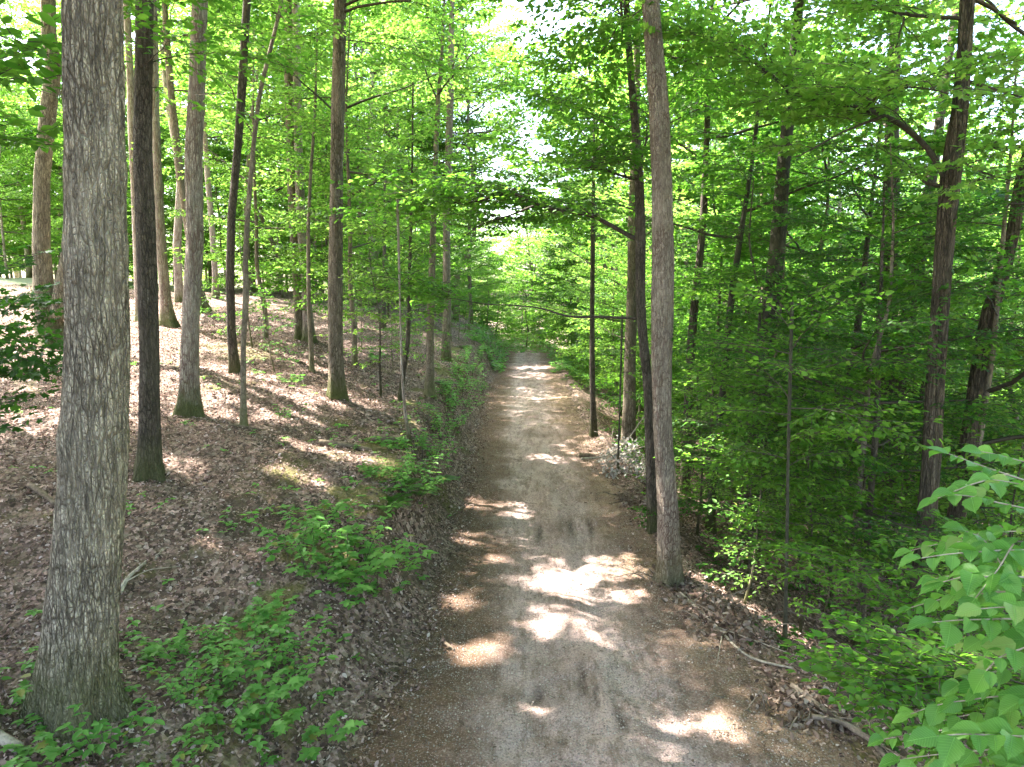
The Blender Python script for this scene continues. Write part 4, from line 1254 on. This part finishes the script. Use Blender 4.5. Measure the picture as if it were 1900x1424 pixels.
for a, b in zip(x, y):
    if float(road_l(b)) + .2 < a < float(road_r(b)) - .2 and rg.random() < .75: continue
    z = max(float(Z(a, b)), 0 if float(road_l(b)) < a < float(road_r(b)) else -99) + .02
    q = rg.uniform(0, 6.28); l = rg.uniform(.06, .35); w = rg.uniform(.002, .006)
    p = np.array([a, b, z]); e = np.array([a + math.cos(q) * l, b + math.sin(q) * l, 0]); e[2] = max(float(Z(e[0], e[1])), 0 if float(road_l(e[1])) < e[0] < float(road_r(e[1])) else -99) + .02 + rg.uniform(0, .05)
    m = (p + e) / 2 + rg.normal(0, .012, 3)
    f.seg(p, m, w, w * .8); f.seg(m, e, w * .8, w * .4)
q = f.pack()
o = fol_mesh('fallen_twigs', [np.zeros((1, 3)) + [0, 20, -1], np.array([[1., 0, 0]]), np.array([[0, 0, 1.]]), np.array([.001])] + q[4:], 'o', [M['dead_twig'], M['dead_twig']], None)
tag(o, 'small broken twigs strewn over the leaf litter and the track edges', 'twigs', kind='stuff')
f0 = None
for i, (px, py) in enumerate([(745, 915), (780, 925), (810, 905), (720, 955), (850, 690), (865, 650), (830, 720)]):
    g = on_ground(px, py)
    o = f0 = fern('fern', 10, .55, 9) if i == 0 else copy_tree(f0)
    o.location = (g[0], g[1], float(Z(g[0], g[1])))
    o.rotation_euler = (0, 0, i * 1.3)
    tag(o, 'fresh green fern on the bank just past the bend of plants' if py > 800 else 'green fern high on the far cut bank', 'fern', 'ferns on the near bank' if py > 800 else 'ferns on the far bank')

# ------------------------------------------------------------------ fallen logs, branches, brush heaps
def ground_stick(name, label, pts, w0, w1, mat, cat, lift=.5, twigs=0, seed=0):
    P = []
    for px, py in pts:
        g = on_ground(px, py); g[2] = max(float(Z(g[0], g[1])), 0 if abs(g[0] - float(road_x(g[1]))) < 1.5 else -99); P.append(g)
    P = np.array(P)
    d = np.linalg.norm(P.mean(0) - [0, 0, H])
    n = len(P)
    rad = np.linspace(w0, w1, n) * .5 * d / F
    P[:, 2] += rad * (2 * lift)
    root = empty(name, P[0])
    tag(root, label, cat)
    tube_obj('stem', P, rad, M[mat], root, P[0], sides=10, lump=.1, seed=seed, step=.03)
    if twigs:
        rg = np.random.default_rng(seed)
        sp = []
        for i in range(twigs):
            u = rg.uniform(.2, .95) * (n - 1); k = min(int(u), n - 2); q = P[k] + (P[k + 1] - P[k]) * (u - k)
            dd = norm(P[k + 1] - P[k]) + rg.normal(0, .6, 3); dd[2] = abs(dd[2]) * .5 + .1
            l = rg.uniform(.2, .6)
            sp.append(([q, q + dd * l * .5, q + dd * l + rg.normal(0, .06, 3)], [.008, .006, .003]))
        multi_tube('twig', sp, M[mat], root, P[0], sides=5, lump=0, step=.06)
    return root

ground_stick('fallen_log', 'brown rotting log lying across the upper bank, left one of two', [(592, 824), (640, 832), (690, 840)], 13, 10, 'log', 'log', seed=1)
ground_stick('fallen_log', 'shorter fallen log at the bank lip touching the leaning sapling', [(690, 820), (725, 822), (757, 826)], 15, 13, 'log', 'log', seed=2)
ground_stick('fallen_branch', 'dark stick lying at the foot of the crooked sapling', [(425, 797), (470, 802), (520, 806)], 5, 4, 'log', 'branch', seed=3)
ground_stick('fallen_branch', 'orange brown broken stick left of the thick trunk', [(55, 908), (80, 922), (105, 938)], 9, 7, 'log', 'branch', seed=4)
ground_stick('fallen_branch', 'pale curved stick on the litter right of the thick trunk', [(222, 1110), (235, 1085), (255, 1068), (272, 1050)], 8, 4, 'dead_wood', 'branch', twigs=2, seed=5)
ground_stick('fallen_branch', 'short pale forked stick farther up the litter beyond the curved one', [(288, 1042), (296, 1030), (302, 1018)], 4, 3, 'dead_wood', 'branch', seed=6)
ground_stick('fallen_log', 'pale weathered log end in the bottom left corner', [(-60, 1352), (0, 1385), (36, 1402)], 16, 15, 'dead_wood', 'log', seed=7)
ground_stick('fallen_branch', 'long thin pole lying along the right verge of the track', [(1262, 1105), (1320, 1155), (1385, 1225), (1470, 1245)], 6, 3, 'dead_wood', 'branch', twigs=3, seed=8)
ground_stick('fallen_branch', 'long grey pole sloping down at the bottom right of the track', [(1468, 1285), (1530, 1330), (1590, 1372), (1640, 1400)], 10, 7, 'dead_twig', 'branch', twigs=4, lift=1.2, seed=9)
ground_stick('fallen_branch', 'second pole crossing the brush at the bottom right', [(1505, 1345), (1570, 1350), (1620, 1385), (1660, 1440)], 9, 6, 'dead_twig', 'branch', twigs=3, lift=1.4, seed=10)
ground_stick('fallen_branch', 'thin branch lying on the right edge of the track below the bright brush heap', [(1075, 855), (1110, 850), (1145, 835), (1185, 825)], 7, 4, 'log', 'branch', twigs=4, seed=11)
ground_stick('fallen_branch', 'thin dark branch along the bank above the two logs', [(655, 752), (700, 772), (745, 790)], 4, 3, 'log', 'branch', twigs=3, seed=12)
ground_stick('stick', 'short dark stick lying alone on the left wheel track', [(826, 1208), (836, 1217), (843, 1223)], 6, 5, 'log', 'stick', seed=13)
ground_stick('stick', 'thin twig on the dirt at the lower left of the track', [(732, 1392), (745, 1380), (760, 1368)], 4, 3, 'dead_wood', 'stick', seed=14)
ground_stick('stick', 'small curved twig lying on the dirt left of the wheel track', [(755, 1292), (766, 1280), (770, 1268)], 3, 2, 'dead_wood', 'stick', seed=15)

def brush(label, c_px, rad, hgt, n_st, n_lf, mat, seed, big=()):
    if not big: hgt *= .6; rad *= 1.25; n_st = int(n_st * .5)
    rg = np.random.default_rng(seed)
    c = on_ground(*c_px); c[2] = float(Z(c[0], c[1]))
    root = empty('brush_heap', c); tag(root, label, 'brush heap')
    sp = []
    for i in range(n_st):
        a = rg.uniform(0, 6.28); r = rad * rg.uniform(.2, 1.0)
        p = np.array([math.cos(a) * r, math.sin(a) * r, 0])
        p[2] = float(Z(c[0] + p[0], c[1] + p[1])) - c[2]
        if abs(c[0] + p[0] - float(road_x(c[1] + p[1]))) < 1.3: continue
        a2 = rg.uniform(0, 6.28); l = rad * rg.uniform(.4, 1.1)
        e = p + np.array([math.cos(a2) * l, math.sin(a2) * l * .7, hgt * rg.uniform(.1, .9)])
        m = (p + e) / 2 + rg.normal(0, .06, 3) + np.array([0, 0, .08])
        w = rg.uniform(.004, .012)
        sp.append(([p, m, e], [w, w * .8, w * .4]))
    multi_tube('stick', sp, M['dead_wood' if big else 'dead_twig'], root, sides=5, lump=.05, step=.07)
    for b in big:
        P = [at_depth(px, py, c[1] + dy) - c for px, py, dy in b[0]]
        tube_obj('dead_branch', P, np.linspace(b[1], b[1] * .4, len(P)), M['dead_wood'], root, sides=8, seed=seed, lump=.1, step=.04)
    n = n_lf
    a = rg.uniform(0, 6.28, n); r = rad * np.sqrt(rg.random(n))
    x, y = np.cos(a) * r, np.sin(a) * r
    z = Z(c[0] + x, c[1] + y) - c[2] + hgt * rg.random(n) * np.clip(1.15 - r / rad, 0, 1)
    P = np.stack([x, y, z], -1)
    kk = np.abs(c[0] + x - road_x(c[1] + y)) > 1.35
    P = P[kk]; n = len(P)
    D = norm(rg.normal(0, 1, (n, 3)) * [1, 1, .7] - [0, 0, .3]); N = norm(rg.normal(0, 1, (n, 3)))
    e = np.zeros((0, 3)); e1 = np.zeros(0)
    fol_mesh('dead_leaves', [P, D, N, .085 * rg.uniform(.6, 1.2, n), e, e, e1, e1], 'o', [M[mat], M[mat]], root)

brush('heap of dead branches and leaves coloured pale for bright sun beside the track', (1165, 868), .95, .75, 40, 1500, 'sunlit_pale', 1,
      big=[([(1078, 852, 0), (1130, 848, .1), (1165, 818, .2), (1197, 770, .3)], .028), ([(1120, 850, .2), (1160, 838, .1), (1200, 828, 0)], .022)])
brush('dark heap of dead twigs and curled leaves at the bottom right verge', (1470, 1345), .42, .32, 26, 700, 'dead_leaf', 2)
brush('low pile of dry leaves and twigs around the foot of the light flaky trunk', (1195, 1098), .5, .18, 26, 900, 'dead_leaf', 3)
brush('tangle of dead fern and sticks on the dark slope just below the verge', (1345, 1150), .6, .4, 36, 700, 'dead_leaf', 4)
brush('dark pile of dead brush at the track edge below the slim crooked tree', (1190, 925), .5, .25, 30, 700, 'dead_leaf', 5)


# ------------------------------------------------------------------ large leaved branches near the camera, lower right
def big_leaf_tree():
    bx, by = 2.75, 2.7
    bz = float(Z(bx, by))
    root = empty('young_tree', (bx, by, bz))
    tag(root, 'young tree with large bright serrated leaves reaching in from the right edge', 'tree')
    org = np.array([bx, by, bz])
    stem = [(bx, by, bz - .2), (bx - .03, by + .03, bz + 1.3), (bx + .02, by, bz + 2.6), (bx, by + .05, bz + 4.0), (bx + .1, by, bz + 5.2)]
    tube_obj('trunk', stem, [.035, .032, .027, .02, .008], M['bark_smooth'], root, org, sides=12)
    # serrated blade with veins: grid 2 halves x 9 rows
    rows = np.linspace(0, 1, 12)
    prof = np.sin(np.pi * rows ** .74) ** .9 * .36 * (1 - .35 * sstep(.72, .95, rows))
    TV, TU = [], []
    for i, v in enumerate(rows):
        w = prof[i] * (1 + (.07 if i % 2 else -.05))
        bend = -.16 * v * v
        for q in (-1, -.5, 0, .5, 1):
            TV.append((v, q * w, bend + .10 * abs(q) * w / .34 - .02 * (i % 2) * abs(q))); TU.append((.5 + .5 * q * w / .36, v))
    TV = np.array(TV); TU = np.array(TU)
    TF = np.array([[i * 5 + j, i * 5 + j + 1, i * 5 + j + 6, i * 5 + j + 5] for i in range(11) for j in range(4)])
    rg = np.random.default_rng(5)
    P, D, N, S = [], [], [], []
    sp = []
    def branch(pl, r0, s, dens=1.0, fromstem=True):
        pts = [at_depth(px, py, d) for px, py, d in pl]
        if fromstem:
            pts = [np.array([bx, by, max(bz + .5, pts[0][2] - .15)])] + pts
        pts = np.array(pts)
        sp.append((pts, np.linspace(r0, .0016, len(pts))))
        ln = np.concatenate([[0], np.cumsum(np.linalg.norm(np.diff(pts, axis=0), axis=1))])
        t = (.12 if not fromstem else .35) * ln[-1]; sg = 1
        while t < ln[-1]:
            p = np.array([np.interp(t, ln, pts[:, i]) for i in range(3)])
            p2 = np.array([np.interp(min(t + .02, ln[-1]), ln, pts[:, i]) for i in range(3)]); p1 = np.array([np.interp(max(t - .02, 0), ln, pts[:, i]) for i in range(3)])
            d = norm(p2 - p1)
            side = norm(np.cross([0, 0, 1], d)) * sg
            dd = norm(d * rg.uniform(.4, .9) + side * rg.uniform(.6, 1.0) + np.array([0, -.05, -rg.uniform(.05, .5)]))
            sz = s * rg.choice([.5, .68, .85, 1.0, 1.1]) * rg.uniform(.9, 1.05)
            P.append(p + dd * .012); D.append(dd); N.append(norm(np.array([0, -.15, 1]) + rg.normal(0, .42, 3))); S.append(sz)
            sg = -sg
            t += s * .36 / dens * rg.uniform(.8, 1.2)
        P.append(pts[-1]); D.append(norm(pts[-1] - pts[-2])); N.append(norm(np.array([0, -.1, 1]) + rg.normal(0, .2, 3))); S.append(s * .95)
    # upper cluster
    branch([(1930, 905, 2.7), (1830, 868, 2.75), (1760, 842, 2.8)], .006, .092)
    branch([(1870, 880, 2.7), (1800, 900, 2.6), (1740, 925, 2.6)], .004, .092, 1, False)
    branch([(1960, 960, 2.5), (1880, 940, 2.5), (1820, 920, 2.5), (1770, 918, 2.5)], .005, .092)
    # middle mass
    branch([(1960, 1020, 2.5), (1880, 1018, 2.4), (1800, 1020, 2.4), (1710, 1036, 2.4)], .006, .092)
    branch([(1950, 1080, 2.3), (1870, 1060, 2.3), (1800, 1062, 2.3), (1750, 1080, 2.3)], .005, .092)
    branch([(1960, 1150, 2.3), (1890, 1146, 2.25), (1800, 1148, 2.2), (1730, 1155, 2.2)], .005, .092)
    branch([(1880, 1010, 2.4), (1850, 1060, 2.3), (1810, 1110, 2.25)], .003, .092, 1, False)
    branch([(1950, 1180, 2.2), (1900, 1190, 2.15), (1850, 1215, 2.1), (1830, 1245, 2.1)], .004, .092)
    branch([(1870, 1070, 2.5), (1830, 1000, 2.6), (1790, 985, 2.6)], .003, .092, 1, False)
    branch([(1960, 985, 2.8), (1890, 975, 2.9), (1830, 985, 3.0), (1780, 1000, 3.0)], .004, .092)
    branch([(1960, 1110, 2.7), (1880, 1100, 2.7), (1820, 1098, 2.7)], .004, .092)
    # bottom corner
    branch([(1980, 1385, 2.0), (1900, 1362, 1.95), (1810, 1358, 1.9), (1740, 1366, 1.9)], .005, .092)
    branch([(1980, 1440, 1.95), (1900, 1420, 1.9), (1830, 1420, 1.9), (1770, 1430, 1.9)], .005, .092)
    branch([(1990, 1270, 2.3), (1930, 1290, 2.2), (1900, 1300, 2.2)], .004, .1)
    branch([(1960, 1235, 2.5), (1890, 1228, 2.5), (1830, 1240, 2.5), (1780, 1270, 2.5)], .004, .092)
    branch([(1960, 1330, 2.4), (1880, 1310, 2.4), (1810, 1318, 2.4), (1750, 1338, 2.4)], .004, .092)
    branch([(1970, 880, 2.9), (1890, 850, 3.0), (1820, 838, 3.0)], .004, .092)
    branch([(1960, 1060, 2.8), (1880, 1050, 2.9), (1800, 1060, 3.0), (1730, 1075, 3.1)], .004, .092)
    branch([(1960, 1190, 2.8), (1880, 1180, 2.9), (1790, 1190, 3.0), (1730, 1205, 3.1)], .004, .092)
    branch([(1940, 1010, 2.6), (1850, 985, 2.7), (1770, 1000, 2.8), (1690, 1022, 2.85)], .004, .085)
    branch([(1940, 1095, 2.5), (1850, 1085, 2.6), (1760, 1105, 2.7), (1690, 1128, 2.75)], .004, .085)
    branch([(1940, 1140, 2.1), (1880, 1120, 2.1), (1820, 1130, 2.1)], .003, .085)
    branch([(1960, 1300, 2.2), (1870, 1275, 2.3), (1780, 1290, 2.4), (1690, 1325, 2.45)], .004, .085)
    branch([(1960, 1390, 2.1), (1860, 1385, 2.15), (1760, 1395, 2.2), (1670, 1410, 2.25)], .004, .085)
    branch([(1960, 1350, 2.6), (1850, 1340, 2.7), (1740, 1352, 2.8), (1640, 1372, 2.85)], .004, .08)
    branch([(1950, 915, 2.4), (1890, 895, 2.4), (1840, 890, 2.4)], .003, .085)
    multi_tube('branch', sp, M['dead_wood'], root, org, sides=6, lump=.03, step=.04)
    P, D, N, S = map(np.array, (P, D, N, S))
    D = norm(D); Bn = norm(np.cross(N, D)); N2 = np.cross(D, Bn)
    curl = rg.uniform(.4, 2.2, len(P))
    V = P[:, None] + S[:, None, None] * (TV[None, :, 0, None] * D[:, None] + TV[None, :, 1, None] * Bn[:, None] + (curl[:, None, None] * TV[None, :, 2, None]) * N2[:, None])
    f = (np.arange(len(P))[:, None, None] * len(TV) + TF[None]).reshape(-1, 4)
    mesh_obj('crown', V.reshape(-1, 3) - org, [(f, 0)], [M['leaf_near']], root, smooth=True, uv=np.tile(TU, (len(P), 1)))
big_leaf_tree()

def side_tree(name, label, base, Ht, r, limbs, bark, leaf, kind):
    """small tree just out of frame whose limbs reach into view; limbs: (end px, py, depth, length back, leaf size)"""
    bz = float(Z(*base))
    org = np.array([base[0], base[1], bz])
    root = empty(name, org); tag(root, label, 'tree')
    tube_obj('trunk', [(base[0], base[1], bz - .2), (base[0] + .05, base[1], bz + Ht * .5), (base[0], base[1] + .1, bz + Ht)], [r, r * .75, .01], M[bark], root, org, sides=12, flare=.3)
    parts = []
    rg = np.random.default_rng(len(label))
    for px, py, d, s in limbs:
        e = at_depth(px, py, d)
        z0 = min(max(e[2] - .3, bz + .6), bz + Ht - .2)
        p = np.array([base[0], base[1], z0])
        L = np.linalg.norm(e - p)
        Lq = max(.8, round(L / .4) * .4)
        parts.append(place(make_spray(Lq, s, int(rg.integers(4))), e - p + np.array([0, 0, .14 * L]), rg.normal(0, .15), p, L / Lq))
    pk = join(parts)
    k = np.linalg.norm(pk[0] - [0, 0, H], axis=1) > 2.0
    pk = [a[k] for a in pk[:4]] + pk[4:]
    fol_mesh('crown', pk, kind, [M[leaf], M['twig']], root, org)
side_tree('maple', 'small maple with lobed leaves reaching in from the left edge above the litter', (-6.6, 7.0), 4.4, .05,
          [(60, 700, 7.0, .1), (110, 640, 7.5, .1), (40, 790, 6.6, .1), (115, 690, 7.2, .1), (70, 580, 7.6, .1), (30, 640, 6.6, .1), (90, 560, 8.0, .1), (20, 500, 7.0, .1)], 'bark_smooth', 'leaf_deep', 'm')
side_tree('maple', 'leafy tree reaching broad dark leaves in at the top left corner', (-6.0, 5.6), 9.0, .08,
          [(95, 150, 5.6, .12), (20, 40, 5.0, .13), (100, 270, 6.2, .12)], 'bark_smooth', 'leaf_mid', 'o')

side_tree('young_tree', 'young tree with small fresh green leaves leaning in at the bottom right corner', (3.9, 4.3), 2.6, .03,
          [(1540, 1270, 4.2, .075), (1600, 1290, 4.0, .075), (1650, 1320, 3.9, .075), (1700, 1260, 4.3, .075), (1620, 1345, 3.8, .075), (1560, 1300, 4.3, .075), (1720, 1330, 3.8, .075), (1680, 1220, 4.6, .075), (1780, 1300, 3.9, .075), (1640, 1250, 4.5, .075), (1700, 1390, 3.6, .075)], 'bark_smooth', 'leaf_mid', 'o')
side_tree('young_tree', 'spreading young tree with dark sprays on the slope left of the large bright leaves', (5.2, 6.3), 3.6, .035,
          [(1480, 1080, 6.4, .085), (1600, 1150, 6.0, .085), (1620, 1200, 5.8, .085), (1680, 1150, 6.0, .085), (1640, 1010, 6.6, .085)], 'bark_smooth', 'leaf_mid', 'o')
side_tree('young_tree', 'young tree with layered green sprays reaching in front of the smooth dark grey trunk', (4.9, 9.6), 6.4, .05,
          [(1300, 720, 9.6, .09), (1260, 740, 9.3, .09), (1340, 800, 9.2, .09), (1290, 870, 9.0, .09), (1400, 780, 9.0, .09), (1360, 900, 8.8, .09), (1440, 900, 9.0, .09), (1420, 980, 8.8, .09), (1500, 840, 8.8, .09), (1480, 760, 9.0, .09), (1330, 640, 10, .09), (1420, 650, 10, .09), (1530, 940, 8.6, .09), (1380, 1020, 8.6, .09), (1560, 700, 9.0, .09)], 'bark_dark', 'leaf_mid', 'o')
print('unique leaves', MASS[0], 'objects', len(bpy.data.objects))
